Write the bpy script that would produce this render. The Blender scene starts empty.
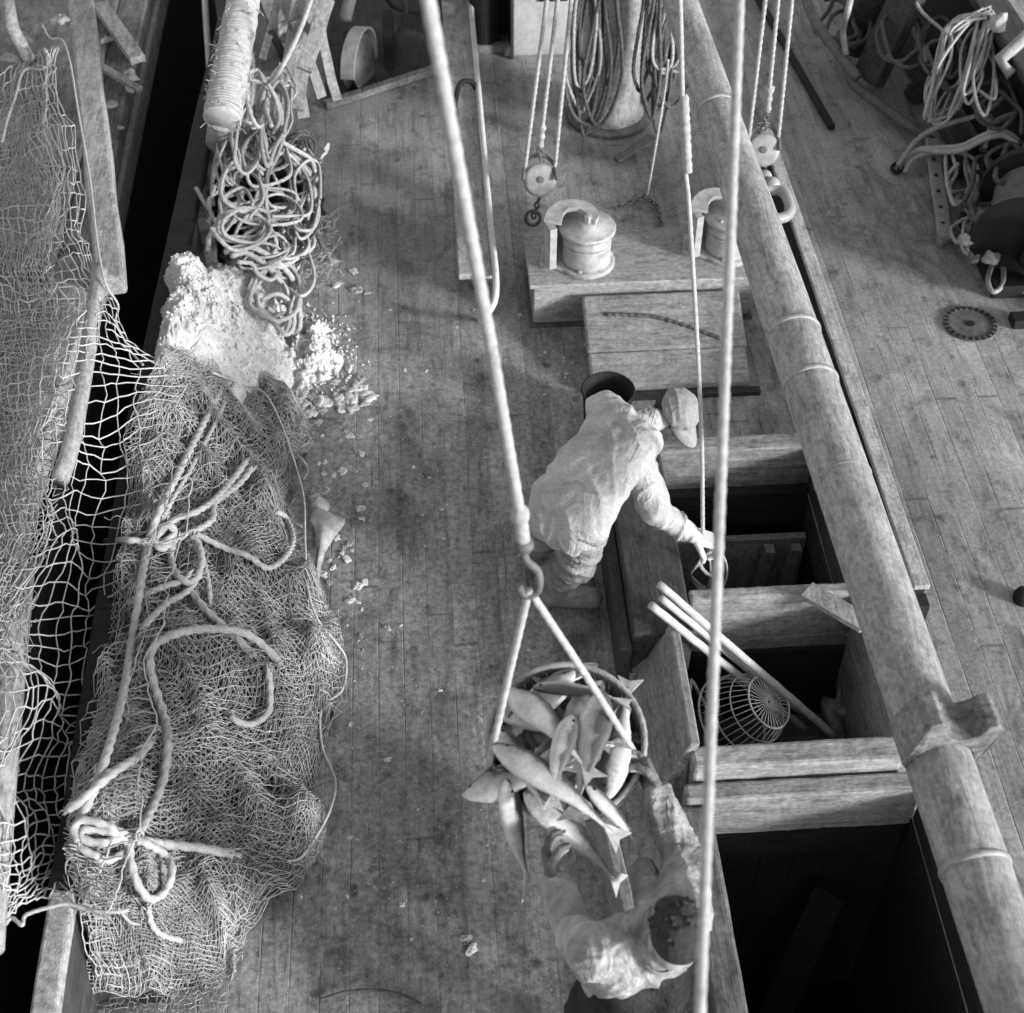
import bpy, math, random
import numpy as np
from mathutils import Vector, Matrix, noise
random.seed(7); rng=np.random.default_rng(7)
S=bpy.context.scene; COL=S.collection
R_=math.radians
# ------------------------------------------------------------------ camera
FPX=1463.0; PIT=R_(47); YAW=R_(3.65); HC=5.5
cF=np.array([math.sin(YAW)*math.cos(PIT),math.cos(YAW)*math.cos(PIT),-math.sin(PIT)])
cR=np.array([math.cos(YAW),-math.sin(YAW),0.0])
cU=np.array([math.sin(YAW)*math.sin(PIT),math.cos(YAW)*math.sin(PIT),math.cos(PIT)])
def W(px,py,z):
    """place on the boat, found from where it is seen and how high above the deck it stands"""
    d=cF+(px-512)/FPX*cR+(506.5-py)/FPX*cU
    t=(z-HC)/d[2]; return np.array([d[0]*t,d[1]*t,z])
def D(px,py,dep):
    d=cF+(px-512)/FPX*cR+(506.5-py)/FPX*cU
    return d*dep+np.array([0,0,HC])
def Ws(l): return [W(*q) for q in l]
cam=bpy.data.objects.new('camera',bpy.data.cameras.new('camera')); COL.objects.link(cam)
cam.location=(0,0,HC); cam.rotation_euler=(math.pi/2-PIT,0,-YAW)
cam.data.sensor_width=36; cam.data.lens=FPX/1024*36; cam.data.clip_end=2000; cam.data.clip_start=.05
cam.data.dof.use_dof=True; cam.data.dof.focus_distance=6.6; cam.data.dof.aperture_fstop=2.6
S.camera=cam
# ------------------------------------------------------------------ light
SUN=Vector((.74,-.52,.235)).normalized()
w=bpy.data.worlds.new('World'); S.world=w; w.use_nodes=True; nt=w.node_tree; nt.nodes.clear()
sky=nt.nodes.new('ShaderNodeTexSky'); sky.sky_type='NISHITA'; sky.sun_disc=False
sky.sun_elevation=math.asin(SUN.z); sky.sun_rotation=math.atan2(SUN.x,SUN.y)
bw=nt.nodes.new('ShaderNodeRGBToBW'); bg=nt.nodes.new('ShaderNodeBackground'); wo=nt.nodes.new('ShaderNodeOutputWorld')
nt.links.new(sky.outputs[0],bw.inputs[0]); nt.links.new(bw.outputs[0],bg.inputs[0]); nt.links.new(bg.outputs[0],wo.inputs[0])
bg.inputs[1].default_value=.15
sl=bpy.data.lights.new('sun','SUN'); sl.energy=2.2; sl.angle=R_(9); so=bpy.data.objects.new('sun',sl); COL.objects.link(so)
so.rotation_euler=SUN.to_track_quat('Z','Y').to_euler(); so.location=(8,-8,8)
S.view_settings.view_transform='Standard'; S.view_settings.look='None'; S.view_settings.exposure=1.36; S.view_settings.gamma=1
# ------------------------------------------------------------------ materials (the photograph is black and white: all greys)
class NT:
    def __init__(s,name):
        s.m=bpy.data.materials.new(name); s.m.use_nodes=True; s.t=s.m.node_tree; s.b=s.t.nodes['Principled BSDF']
        s.tc=s.t.nodes.new('ShaderNodeTexCoord')
    def n(s,ty,**k):
        q=s.t.nodes.new(ty)
        for a,b in k.items(): setattr(q,a,b)
        return q
    def l(s,a,b): s.t.links.new(a,b)
    def mp(s,scale,src='Object',rot=(0,0,0)):
        q=s.n('ShaderNodeMapping'); q.inputs['Scale'].default_value=scale; q.inputs['Rotation'].default_value=rot; s.l(s.tc.outputs[src],q.inputs[0]); return q.outputs[0]
    def noi(s,vec,sc,det=6,ro=.6,dist=0):
        q=s.n('ShaderNodeTexNoise'); q.inputs['Scale'].default_value=sc; q.inputs['Detail'].default_value=det; q.inputs['Roughness'].default_value=ro; q.inputs['Distortion'].default_value=dist
        s.l(vec,q.inputs['Vector']); return q.outputs['Fac']
    def ramp(s,fac,stops):
        q=s.n('ShaderNodeValToRGB'); e=q.color_ramp.elements
        while len(e)<len(stops): e.new(.5)
        for i,(p,c) in enumerate(stops): e[i].position=p; e[i].color=(c,c,c,1)
        s.l(fac,q.inputs[0]); return q.outputs[0]
    def mix(s,a,b,fac,mode='MIX'):
        q=s.n('ShaderNodeMix',data_type='RGBA',blend_type=mode)
        if isinstance(fac,float): q.inputs[0].default_value=fac
        else: s.l(fac,q.inputs[0])
        for i,v in ((6,a),(7,b)):
            if isinstance(v,float): q.inputs[i].default_value=(v,v,v,1)
            else: s.l(v,q.inputs[i])
        return q.outputs[2]
    def out(s,col,rough=.8,bump=None,bs=.3,bd=.01,spec=.3,metal=0):
        s.l(col,s.b.inputs['Base Color'])
        if isinstance(rough,float): s.b.inputs['Roughness'].default_value=rough
        else: s.l(rough,s.b.inputs['Roughness'])
        s.b.inputs['Specular IOR Level'].default_value=spec; s.b.inputs['Metallic'].default_value=metal
        if bump is not None:
            q=s.n('ShaderNodeBump'); q.inputs['Strength'].default_value=bs; q.inputs['Distance'].default_value=bd
            s.l(bump,q.inputs['Height']); s.l(q.outputs[0],s.b.inputs['Normal'])
        return s.m
def wood(name,lo,hi,axis='Y',rough=.75,stain=.5,fine=1.0):
    t=NT(name); k={'X':(1.2,16,16),'Y':(16,1.2,16),'Z':(16,16,1.2)}[axis]
    g=t.noi(t.mp(k),3.2*fine,8,.7,.6); b=t.noi(t.mp((1,1,1)),3.5,6,.65); f=t.noi(t.mp((1,1,1)),45,3,.6)
    c=t.ramp(g,[(.3,lo),(.5,(lo+hi)/2),(.72,hi)])
    c=t.mix(c,t.ramp(b,[(.32,.35),(.6,1.0)]),stain,'MULTIPLY')
    c=t.mix(c,t.ramp(f,[(.3,.5),(.7,1.2)]),.65,'MULTIPLY')
    bl=t.noi(t.mp(tuple(1+.12*(q-1.2) for q in k)),8,9,.75,.4); c=t.mix(c,t.ramp(bl,[(.36,.35),(.50,1.0),(.75,1.15)]),.65,'MULTIPLY')
    cr=t.noi(t.mp(tuple(q*1.6 for q in k)),1.3,4,.6,.3); c=t.mix(c,t.ramp(cr,[(.485,1),(.5,.35),(.515,1)]),.55,'MULTIPLY')
    return t.out(c,rough,t.mix(g,f,.35),.6,.008)
def rough_mat(name,lo,hi,sc=12,rough=.8,bs=.4,bd=.008,spec=.3,metal=0.0,det=7):
    t=NT(name); a=t.noi(t.mp((1,1,1)),sc,det,.65); b=t.noi(t.mp((1,1,1)),sc*5,4,.7)
    c=t.ramp(a,[(.3,lo),(.7,hi)]); c=t.mix(c,t.ramp(b,[(.3,.7),(.7,1.1)]),.7,'MULTIPLY')
    return t.out(c,rough,b,bs,bd,spec,metal)
def deck_mat():
    t=NT('deck_planking'); pos=t.tc.outputs['Object']
    sx=t.n('ShaderNodeSeparateXYZ'); t.l(pos,sx.inputs[0])
    def math_(op,a,b=None):
        q=t.n('ShaderNodeMath',operation=op)
        for i,v in enumerate((a,b)):
            if v is None: continue
            if isinstance(v,(int,float)): q.inputs[i].default_value=v
            else: t.l(v,q.inputs[i])
        return q.outputs[0]
    wob=t.noi(t.mp((2,.6,1)),1.5,3,.5)
    xx=math_('ADD',sx.outputs[0],math_('MULTIPLY',wob,.012))
    pl=math_('DIVIDE',xx,.118); fr=math_('FRACT',pl); idx=math_('FLOOR',pl)
    d=math_('ABSOLUTE',math_('SUBTRACT',fr,.5))           # .5 at the seam
    wn=t.n('ShaderNodeTexWhiteNoise',noise_dimensions='1D'); t.l(idx,wn.inputs['W'])
    tone=t.ramp(wn.outputs['Value'],[(0,.80),(.5,1.0),(1,1.10)])
    seamvar=t.noi(t.mp((3,1.4,1)),2.0,5,.7)
    seam=math_('MULTIPLY',t.ramp(d,[(.462,0),(.492,1.0)]),t.ramp(seamvar,[(.44,.10),(.66,1.0)]))
    cb=t.n('ShaderNodeCombineXYZ'); t.l(math_('MULTIPLY',sx.outputs[0],34),cb.inputs[0]); t.l(math_('ADD',math_('MULTIPLY',sx.outputs[1],2.2),math_('MULTIPLY',wn.outputs['Value'],50)),cb.inputs[1]); t.l(math_('MULTIPLY',wn.outputs['Value'],9),cb.inputs[2])
    grain=t.noi(cb.outputs[0],2.4,8,.72,.5)
    by=math_('FRACT',math_('ADD',math_('DIVIDE',sx.outputs[1],3.4),math_('MULTIPLY',wn.outputs['Value'],7.3))); butt=t.ramp(math_('ABSOLUTE',math_('SUBTRACT',by,.5)),[(.0,1),(.0016,1),(.0026,0)])
    big=t.noi(t.mp((1,.7,1)),1.1,6,.62); med=t.noi(t.mp((1.2,1,1)),6,8,.72); fine=t.noi(t.mp((1,1,1)),42,5,.75)
    c=t.ramp(grain,[(.28,.235),(.5,.285),(.75,.34)])
    c=t.mix(c,tone,1.0,'MULTIPLY')
    c=t.mix(c,t.ramp(big,[(.36,.70),(.58,1.08)]),.8,'MULTIPLY')
    wetp=t.noi(t.mp((1.3,.8,1)),1.9,9,.72,.8); c=t.mix(c,t.ramp(wetp,[(.405,.60),(.44,.84),(.50,1.0)]),.85,'MULTIPLY')
    bare=t.noi(t.mp((1.1,.8,1)),2.7,8,.75,.5); c=t.mix(c,t.ramp(bare,[(.53,1.0),(.60,1.28)]),.8,'MULTIPLY')
    c=t.mix(c,t.ramp(med,[(.36,.40),(.45,.93),(.75,1.10)]),.75,'MULTIPLY')
    c=t.mix(c,t.ramp(fine,[(.34,.55),(.5,.97),(.66,1.28)]),.75,'MULTIPLY')
    # darker and spotty planks on the working side of the hatches
    wet=math_('MULTIPLY',t.ramp(math_('ABSOLUTE',math_('SUBTRACT',sx.outputs[0],-.1)),[(.75,1),(1.0,0.0)]),t.ramp(math_('MULTIPLY',sx.outputs[1],.1),[(.60,1),(.76,0.0)]))
    spots=t.noi(t.mp((1,1,1)),26,7,.85)
    c=t.mix(c,t.mix(c,t.ramp(spots,[(.40,.52),(.47,.86),(.60,1.16)]),1.0,'MULTIPLY'),wet)
    # dark dabs and dents
    v=t.n('ShaderNodeTexVoronoi'); v.inputs['Scale'].default_value=4.2; t.l(t.mp((1,1,1)),v.inputs['Vector'])
    stk=t.noi(t.mp((9,.9,1)),2.1,7,.7,.3); c=t.mix(c,t.ramp(stk,[(.36,.55),(.48,1.0),(.7,1.12)]),.7,'MULTIPLY')
    crk=t.noi(t.mp((26,.8,1)),1.7,5,.65,.25); c=t.mix(c,t.mix(c,.22,1.0,'MULTIPLY'),math_('MULTIPLY',t.ramp(crk,[(.665,0),(.70,1)]),.9))
    dist=math_('ADD',v.outputs['Distance'],math_('MULTIPLY',med,.35))
    c=t.mix(c,t.mix(c,.42,1.0,'MULTIPLY'),t.ramp(dist,[(.225,1),(.30,0)]))
    # pale scales and ice crumbs trodden into the wood
    v2=t.n('ShaderNodeTexVoronoi'); v2.inputs['Scale'].default_value=30; t.l(t.mp((1,1,1)),v2.inputs['Vector'])
    sc=t.ramp(v2.outputs['Distance'],[(.09,1),(.15,0)]); sc=math_('MULTIPLY',sc,t.ramp(t.noi(t.mp((1,1,1)),2.3,5,.7),[(.42,0),(.56,1)]))
    c=t.mix(c,.42,math_('MULTIPLY',sc,.9))
    c=t.mix(c,.03,math_('MULTIPLY',seam,.42)); c=t.mix(c,.03,math_('MULTIPLY',butt,.6))
    h=math_('SUBTRACT',math_('ADD',math_('MULTIPLY',grain,.25),math_('MULTIPLY',fine,.5)),math_('MULTIPLY',seam,1.1))
    return t.out(c,t.ramp(big,[(.35,.55),(.65,.8)]),h,.55,.008,.35)
M={}
M['deck']=deck_mat()
M['wood']=wood('weathered_board',.19,.36)
M['woodx']=wood('weathered_board_across',.19,.37,'X')
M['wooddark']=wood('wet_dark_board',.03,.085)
M['wooddarkx']=wood('wet_dark_board_across',.03,.08,'X')
M['woodlight']=wood('worn_light_board',.22,.42)
M['woodlightx']=wood('worn_light_board_across',.22,.40,'X')
M['spar']=wood('varnish_worn_spar',.20,.40,'Y',.6,.45,.7)
M['mast']=wood('painted_mast',.24,.38,'Z',.6,.6)
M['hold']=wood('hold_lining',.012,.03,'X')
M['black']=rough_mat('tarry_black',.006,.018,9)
M['iron']=rough_mat('rusty_iron',.05,.14,22,.6,.5,.006,.5)
M['ironpale']=rough_mat('galvanised_iron',.18,.34,16,.5,.35,.004,.5)
M['paint']=rough_mat('grey_painted_casting',.20,.46,13,.45,.4,.004,.5)
M['boxpaint']=wood('painted_box_wood',.27,.38,'X',.7,.35)
M['white']=rough_mat('white_painted_panel',.34,.48,6,.6,.15,.004)
M['rope']=rough_mat('manila_rope',.22,.42,40,.9,.6,.004)
M['ropepale']=rough_mat('new_pale_rope',.27,.42,40,.9,.5,.004)
M['ropedark']=rough_mat('tarred_rope',.04,.12,40,.85,.6,.004)
M['twine']=rough_mat('pale_twine',.32,.5,30,.9,.3,.002)
M['net']=rough_mat('net_twine',.30,.52,8,.9,.3,.002)
M['netfine']=rough_mat('old_net_twine',.18,.44,5,.9,.3,.002)
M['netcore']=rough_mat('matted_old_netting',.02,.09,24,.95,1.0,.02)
M['ice']=rough_mat('crushed_ice',.42,.68,14,.75,.8,.015,.4)
M['icedirty']=rough_mat('dirty_ice',.2,.5,10,.75,.9,.015,.4)
M['frost']=rough_mat('frosted_wood',.16,.55,22,.85,.8,.012)
def cloth(name,lo,hi,sc=6,wr=.010,rough=.75,st=.6):
    t=NT(name); a=t.noi(t.mp((1,1,1)),sc,8,.7,.4); f=t.noi(t.mp((1,1,1)),70,3,.7)
    w1=t.noi(t.mp((1,.45,.7)),9,3,.45,1.0); w2=t.noi(t.mp((.6,1,.5),rot=(.5,.3,.7)),19,3,.45,.8)
    r1=t.ramp(w1,[(.40,0),(.5,1),(.60,0)]); r2=t.ramp(w2,[(.42,0),(.5,.6),(.58,0)])
    c=t.ramp(a,[(.34,lo),(.5,(lo+hi)/2),(.66,hi)]); c=t.mix(c,t.ramp(f,[(.3,.75),(.7,1.12)]),st,'MULTIPLY')
    m=t.n('ShaderNodeMath',operation='ADD'); t.l(r1,m.inputs[0]); t.l(r2,m.inputs[1]); m2=t.n('ShaderNodeMath',operation='ADD'); t.l(m.outputs[0],m2.inputs[0]); m3=t.n('ShaderNodeMath',operation='MULTIPLY'); t.l(f,m3.inputs[0]); m3.inputs[1].default_value=.25; t.l(m3.outputs[0],m2.inputs[1])
    return t.out(c,rough,m2.outputs[0],.42,wr)
M['oilskin']=rough_mat('oilskin_cloth',.34,.48,10,.7,.35,.006)
M['trouser']=rough_mat('worn_trouser_cloth',.16,.27,12,.8,.4,.006)
M['shirt']=rough_mat('grey_work_jacket',.22,.42,11,.75,.4,.006)
M['dungaree']=rough_mat('dark_dungaree_cloth',.015,.035,14,.9,.4,.006)
M['oilskin']=cloth('oilskin_cloth_creased',.27,.44,5); M['trouser']=cloth('trouser_cloth_creased',.12,.27,8,.012); M['shirt']=cloth('blotchy_jacket_cloth',.13,.38,9,.014); M['dungaree']=cloth('dark_dungaree_creased',.004,.016,9)
M['boot']=rough_mat('rubber_boot',.14,.26,14,.45,.3,.004)
M['skin']=rough_mat('weathered_skin',.26,.36,30,.6,.2,.002)
M['hair']=rough_mat('dark_hair',.015,.05,60,.7,.9,.006)
M['glove']=rough_mat('pale_cotton_glove',.5,.66,40,.9,.5,.004)
M['glovedark']=rough_mat('wet_dark_glove',.05,.20,30,.7,.6,.004)
M['cap']=rough_mat('faded_cap_cloth',.18,.30,40,.9,.4,.003)
M['fish']=rough_mat('cod_skin',.18,.56,13,.5,.35,.004,.4)
M['fishdark']=rough_mat('cod_back',.10,.42,16,.5,.35,.004,.4)
M['bright']=rough_mat('bright_wire',.42,.6,20,.5,.2,.002)
def codmat():
    t=NT('cod_skin_back_and_belly'); at=t.n('ShaderNodeAttribute',attribute_name='back'); a=t.noi(t.mp((1,1,1)),16,7,.7); f=t.noi(t.mp((1,1,1)),60,4,.7)
    m=t.n('ShaderNodeMath',operation='ADD'); t.l(at.outputs['Fac'],m.inputs[0]); m2=t.n('ShaderNodeMath',operation='MULTIPLY'); t.l(a,m2.inputs[0]); m2.inputs[1].default_value=.9; t.l(m2.outputs[0],m.inputs[1])
    c=t.ramp(m.outputs[0],[(.45,.50),(.8,.36),(1.15,.14),(1.35,.08)]); 
    c=t.mix(c,t.ramp(f,[(.35,.6),(.65,1.15)]),.6,'MULTIPLY'); return t.out(c,.30,f,.3,.003,.55)
M['cod']=codmat()
M['wicker']=rough_mat('splint_basket',.16,.36,18,.8,.6,.004)
M['pole']=rough_mat('barked_pole',.34,.52,14,.6,.3,.003)
def water():
    t=NT('dark_harbour_water'); a=t.noi(t.mp((1,1,1)),2.5,5,.6)
    return t.out(t.ramp(a,[(0,.0015),(1,.003)]),.12,a,.3,.05,.15)
M['water']=water()
# ------------------------------------------------------------------ mesh helpers
def nz(v): v=np.asarray(v,float); return v/ (np.linalg.norm(v)+1e-12)
class MB:
    def __init__(s): s.v=[]; s.f=[]; s.n=0
    def add(s,v,f):
        v=np.asarray(v,float).reshape(-1,3); s.v.append(v); n=s.n
        s.f.extend([tuple(i+n for i in q) for q in f]); s.n+=len(v); return s
    def box(s,a,b):
        (x0,y0,z0),(x1,y1,z1)=a,b
        return s.add([(x0,y0,z0),(x1,y0,z0),(x1,y1,z0),(x0,y1,z0),(x0,y0,z1),(x1,y0,z1),(x1,y1,z1),(x0,y1,z1)],
          [(0,3,2,1),(4,5,6,7),(0,1,5,4),(1,2,6,5),(2,3,7,6),(3,0,4,7)])
    def beam(s,p,q,wd,ht,up=(0,0,1),segs=1,wob=0):
        p=np.asarray(p,float); q=np.asarray(q,float); d=nz(q-p); u=np.asarray(up,float); r=nz(np.cross(d,u)); u=np.cross(r,d)
        V=[];Fc=[]
        for i in range(segs+1):
            c=p+(q-p)*i/segs+ (rng.normal(size=3)*wob if wob else 0)
            for a,b in ((-1,-1),(1,-1),(1,1),(-1,1)): V.append(c+r*a*wd/2+u*b*ht/2)
        for i in range(segs):
            for k in range(4): Fc.append((i*4+k,i*4+(k+1)%4,i*4+4+(k+1)%4,i*4+4+k))
        Fc.append((3,2,1,0)); Fc.append(tuple(segs*4+k for k in range(4)))
        return s.add(V,Fc)
    def hexa(s,b4,t4):  # bottom 4 and top 4 corners, same order
        return s.add(list(b4)+list(t4),[(3,2,1,0),(4,5,6,7),(0,1,5,4),(1,2,6,5),(2,3,7,6),(3,0,4,7)])
    def tube(s,pts,r,seg=8,closed=False,twist=0,lobe=0,cap=True):
        P=np.asarray(pts,float); n=len(P); rr=np.broadcast_to(np.asarray(r,float),(n,)) if np.ndim(r)==0 else np.asarray(r,float)
        T=np.gradient(P,axis=0) if not closed else (np.roll(P,-1,0)-np.roll(P,1,0))
        T/= (np.linalg.norm(T,axis=1,keepdims=True)+1e-12)
        a=np.array([0,0,1.]) if abs(T[0][2])<.9 else np.array([1.,0,0]); N=nz(np.cross(T[0],a))
        ang=np.linspace(0,2*math.pi,seg,endpoint=False); V=np.zeros((n,seg,3)); L=0
        for i in range(n):
            N=nz(N-T[i]*np.dot(N,T[i])); B=np.cross(T[i],N)
            if i: L+=np.linalg.norm(P[i]-P[i-1])
            ph=twist*L; rad=rr[i]*(1+lobe*np.cos(3*(ang-ph)))
            V[i]=P[i]+np.outer(rad*np.cos(ang),N)+np.outer(rad*np.sin(ang),B)
        Fc=[]; m=n if closed else n-1
        for i in range(m):
            j=(i+1)%n
            for k in range(seg): Fc.append((i*seg+k,i*seg+(k+1)%seg,j*seg+(k+1)%seg,j*seg+k))
        if cap and not closed: Fc.append(tuple(range(seg-1,-1,-1))); Fc.append(tuple((n-1)*seg+k for k in range(seg)))
        return s.add(V,Fc)
    def rope(s,pts,r,lay=True,smooth=True,closed=False,lobe=.11):
        P=catmull(pts,closed=closed,step=max(r*.62,.005)) if smooth else resample(pts,max(r*.62,.005))
        return s.tube(P,r,9 if lay else 7,closed,twist=.58/r if lay else 0,lobe=lobe if lay else 0)
    def lathe(s,prof,org,axis=(0,0,1),seg=28,cap=True):
        ax=nz(axis); a=np.array([0,0,1.]) if abs(ax[2])<.9 else np.array([1.,0,0]); X=nz(np.cross(a,ax)); Y=np.cross(ax,X); o=np.asarray(org,float)
        V=[];Fc=[];n=len(prof)
        for (r,h) in prof:
            for k in range(seg):
                t=2*math.pi*k/seg; V.append(o+ax*h+X*r*math.cos(t)+Y*r*math.sin(t))
        for i in range(n-1):
            for k in range(seg): Fc.append((i*seg+k,i*seg+(k+1)%seg,(i+1)*seg+(k+1)%seg,(i+1)*seg+k))
        if cap: Fc.append(tuple(range(seg-1,-1,-1))); Fc.append(tuple((n-1)*seg+k for k in range(seg)))
        return s.add(V,Fc)
    def ell(s,c,rad,rot=None,seg=20,rings=12):
        V=[];Fc=[]; c=np.asarray(c,float); rot=np.eye(3) if rot is None else rot
        for i in range(rings+1):
            th=math.pi*i/rings
            for k in range(seg):
                ph=2*math.pi*k/seg
                V.append(c+rot@np.array([rad[0]*math.sin(th)*math.cos(ph),rad[1]*math.sin(th)*math.sin(ph),rad[2]*math.cos(th)]))
        for i in range(rings):
            for k in range(seg): Fc.append((i*seg+k,(i+1)*seg+k,(i+1)*seg+(k+1)%seg,i*seg+(k+1)%seg))
        return s.add(V,Fc)
    def cap(s,p,q,r0,r1,seg=16,flat=None):
        p=np.asarray(p,float); q=np.asarray(q,float); d=q-p; L=np.linalg.norm(d); prof=[]
        for i in range(7): t=math.pi/2*i/6; prof.append((max(r0*math.sin(t),1e-4),-r0*math.cos(t)))
        for i in range(7): t=math.pi/2*i/6; prof.append((max(r1*math.cos(t),1e-4),L+r1*math.sin(t)))
        return s.lathe(prof,p,d,seg)
    def grid(s,G):
        G=np.asarray(G); a,b=G.shape[:2]
        return s.add(G,[(i*b+j,i*b+j+1,(i+1)*b+j+1,(i+1)*b+j) for i in range(a-1) for j in range(b-1)])
    def obj(s,name,mat,parent=None,smooth=False,bevel=0,label=None):
        V=np.concatenate(s.v) if s.v else np.zeros((0,3)); loc=np.zeros(3)
        if parent is not None: loc=np.array(world_loc(parent))
        else: loc=(V.min(0)+V.max(0))/2; loc[2]=V[:,2].min()
        me=bpy.data.meshes.new(name); me.from_pydata((V-loc).tolist(),[],s.f); me.validate(); me.update()
        if smooth: me.polygons.foreach_set('use_smooth',[True]*len(me.polygons))
        me.materials.append(M[mat] if isinstance(mat,str) else mat)
        o=bpy.data.objects.new(name,me); COL.objects.link(o)
        if parent is not None: o.parent=parent; o['_w']=list(loc)
        else: o.location=loc
        if bevel:
            md=o.modifiers.new('bevel','BEVEL'); md.width=bevel; md.segments=2; md.limit_method='ANGLE'
        if label: o['label']=label
        return o
def world_loc(o):
    return tuple(o['_w']) if '_w' in o else tuple(o.location)
def catmull(pts,closed=False,step=.02):
    P=np.asarray(pts,float); n=len(P)
    if n<3 and not closed: return resample(P,step)
    out=[]
    rngi=range(n if closed else n-1)
    for i in rngi:
        p1=P[i]; p2=P[(i+1)%n]
        p0=P[i-1] if (i>0 or closed) else 2*p1-p2
        p3=P[(i+2)%n] if (i+2<n or closed) else 2*p2-p1
        m=max(2,int(np.linalg.norm(p2-p1)/step))
        for k in range(m):
            t=k/m; out.append(.5*((2*p1)+(-p0+p2)*t+(2*p0-5*p1+4*p2-p3)*t*t+(-p0+3*p1-3*p2+p3)*t**3))
    if not closed: out.append(P[-1])
    return np.array(out)
def resample(pts,step):
    P=np.asarray(pts,float); out=[]
    for a,b in zip(P[:-1],P[1:]):
        m=max(1,int(np.linalg.norm(b-a)/step))
        for k in range(m): out.append(a+(b-a)*k/m)
    out.append(P[-1]); return np.array(out)
def tag(o,label,cat,group=None,kind=None):
    if kind:o['kind']=kind
    if label:o['label']=label
    if cat:o['category']=cat
    if group:o['group']=group
    return o
def thing(name,loc,label,cat,group=None):
    o=bpy.data.objects.new(name,None); o.empty_display_size=.1; COL.objects.link(o); o.location=tuple(float(c) for c in loc)
    return tag(o,label,cat,group)
def struct(o): o['kind']='structure'; return o
def fbm(p,o=4): return noise.fractal(Vector(p),.9,2.0,o)
def ropeobj(name,pts,r,mat,label,cat='rope',group=None,z=True,lay=True,closed=False):
    b=MB(); b.rope(Ws(pts) if z else pts,r,lay,closed=closed); return tag(b.obj(name,mat,smooth=True),label,cat,group)
# ------------------------------------------------------------------ water and deck
b=MB(); b.add([(-200,-200,-1.7),(200,-200,-1.7),(200,200,-1.7),(-200,200,-1.7)],[(0,1,2,3)]); struct(b.obj('water','water'))
UP=(1.08,4.27,1.86,5.16); MID=(1.02,3.42,1.86,4.19); LOW=(1.04,.6,1.92,3.19)   # hatch openings x0 y0 x1 y1
b=MB()
def dslab(x0,y0,x1,y1,z1=0.0,z0=-.08): b.box((x0,y0,z0),(x1,y1,z1))
# deck sheet with the holes of the three hatches left out
xs=[-1.46,1.02,1.04,1.08,1.86,1.92,4.6]; ys=[-3,.6,3.19,3.42,4.19,4.27,5.16,16]
vid={}
V=[];Fc=[]
for j,y in enumerate(ys):
    for i,x in enumerate(xs): vid[i,j]=len(V); V.append((x,y,0))
for j in range(len(ys)-1):
    for i in range(len(xs)-1):
        cx=(xs[i]+xs[i+1])/2; cy=(ys[j]+ys[j+1])/2
        if any(h[0]<cx<h[2] and h[1]<cy<h[3] for h in (UP,MID,LOW)): continue
        Fc.append((vid[i,j],vid[i+1,j],vid[i+1,j+1],vid[i,j+1]))
b.add(V,Fc); dk=b.obj('deck','deck'); dk.location=(0,0,0)
me=dk.data; off=Vector(((-1.46+4.6)/2,(-3+16)/2,0))
for v in me.vertices: v.co+=off
struct(dk)
# ------------------------------------------------------------------ hold under the hatches
def hold(name,h,zf,label,front_z=-.0):
    x0,y0,x1,y1=h; t=thing(name,((x0+x1)/2,(y0+y1)/2,zf),label,'hold')
    b=MB(); e=.02
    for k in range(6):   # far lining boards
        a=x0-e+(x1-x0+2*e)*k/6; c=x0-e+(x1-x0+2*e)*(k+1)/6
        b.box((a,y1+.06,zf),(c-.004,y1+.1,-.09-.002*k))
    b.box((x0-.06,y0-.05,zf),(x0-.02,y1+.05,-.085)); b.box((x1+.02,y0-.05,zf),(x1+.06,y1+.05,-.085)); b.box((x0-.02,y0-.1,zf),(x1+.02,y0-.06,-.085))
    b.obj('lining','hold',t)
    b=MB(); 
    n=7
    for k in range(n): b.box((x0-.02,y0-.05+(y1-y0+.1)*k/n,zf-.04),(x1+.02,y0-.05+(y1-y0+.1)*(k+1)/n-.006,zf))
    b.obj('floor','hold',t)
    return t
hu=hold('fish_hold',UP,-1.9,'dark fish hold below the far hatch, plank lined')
b=MB(); b.box((1.08,4.99,-1.9),(1.86,5.03,-.205)); b.obj('bulkhead',wood('hold_bulkhead',.30,.40,'Z'),hu)
b=MB(); b.beam((1.52,4.94,-1.85),(1.66,4.94,-.22),.06,.05); b.obj('stanchion','woodlight',hu)
b=MB(); b.beam((1.66,4.94,-1.85),(1.80,4.94,-.22),.05,.05); b.obj('stanchion','woodlight',hu)
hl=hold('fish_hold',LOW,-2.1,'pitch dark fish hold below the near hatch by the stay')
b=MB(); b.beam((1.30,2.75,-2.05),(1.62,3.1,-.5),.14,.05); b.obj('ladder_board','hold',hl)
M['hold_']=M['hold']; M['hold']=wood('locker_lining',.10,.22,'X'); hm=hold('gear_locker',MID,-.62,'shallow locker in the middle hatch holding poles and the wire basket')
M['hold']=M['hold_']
wt=bpy.data.textures.new('wear','CLOUDS'); wt.noise_scale=.09; wt.noise_depth=3
def worn(o,st=.010,lv=5):
    o.modifiers[0].width=.016 if o.modifiers else 0
    m=o.modifiers.new('s','SUBSURF'); m.subdivision_type='SIMPLE'; m.levels=lv; m.render_levels=lv
    d=o.modifiers.new('d','DISPLACE'); d.texture=wt; d.texture_coords='GLOBAL'; d.strength=st; d.mid_level=.5
    o.data.polygons.foreach_set('use_smooth',[False]*len(o.data.polygons)); return o
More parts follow.
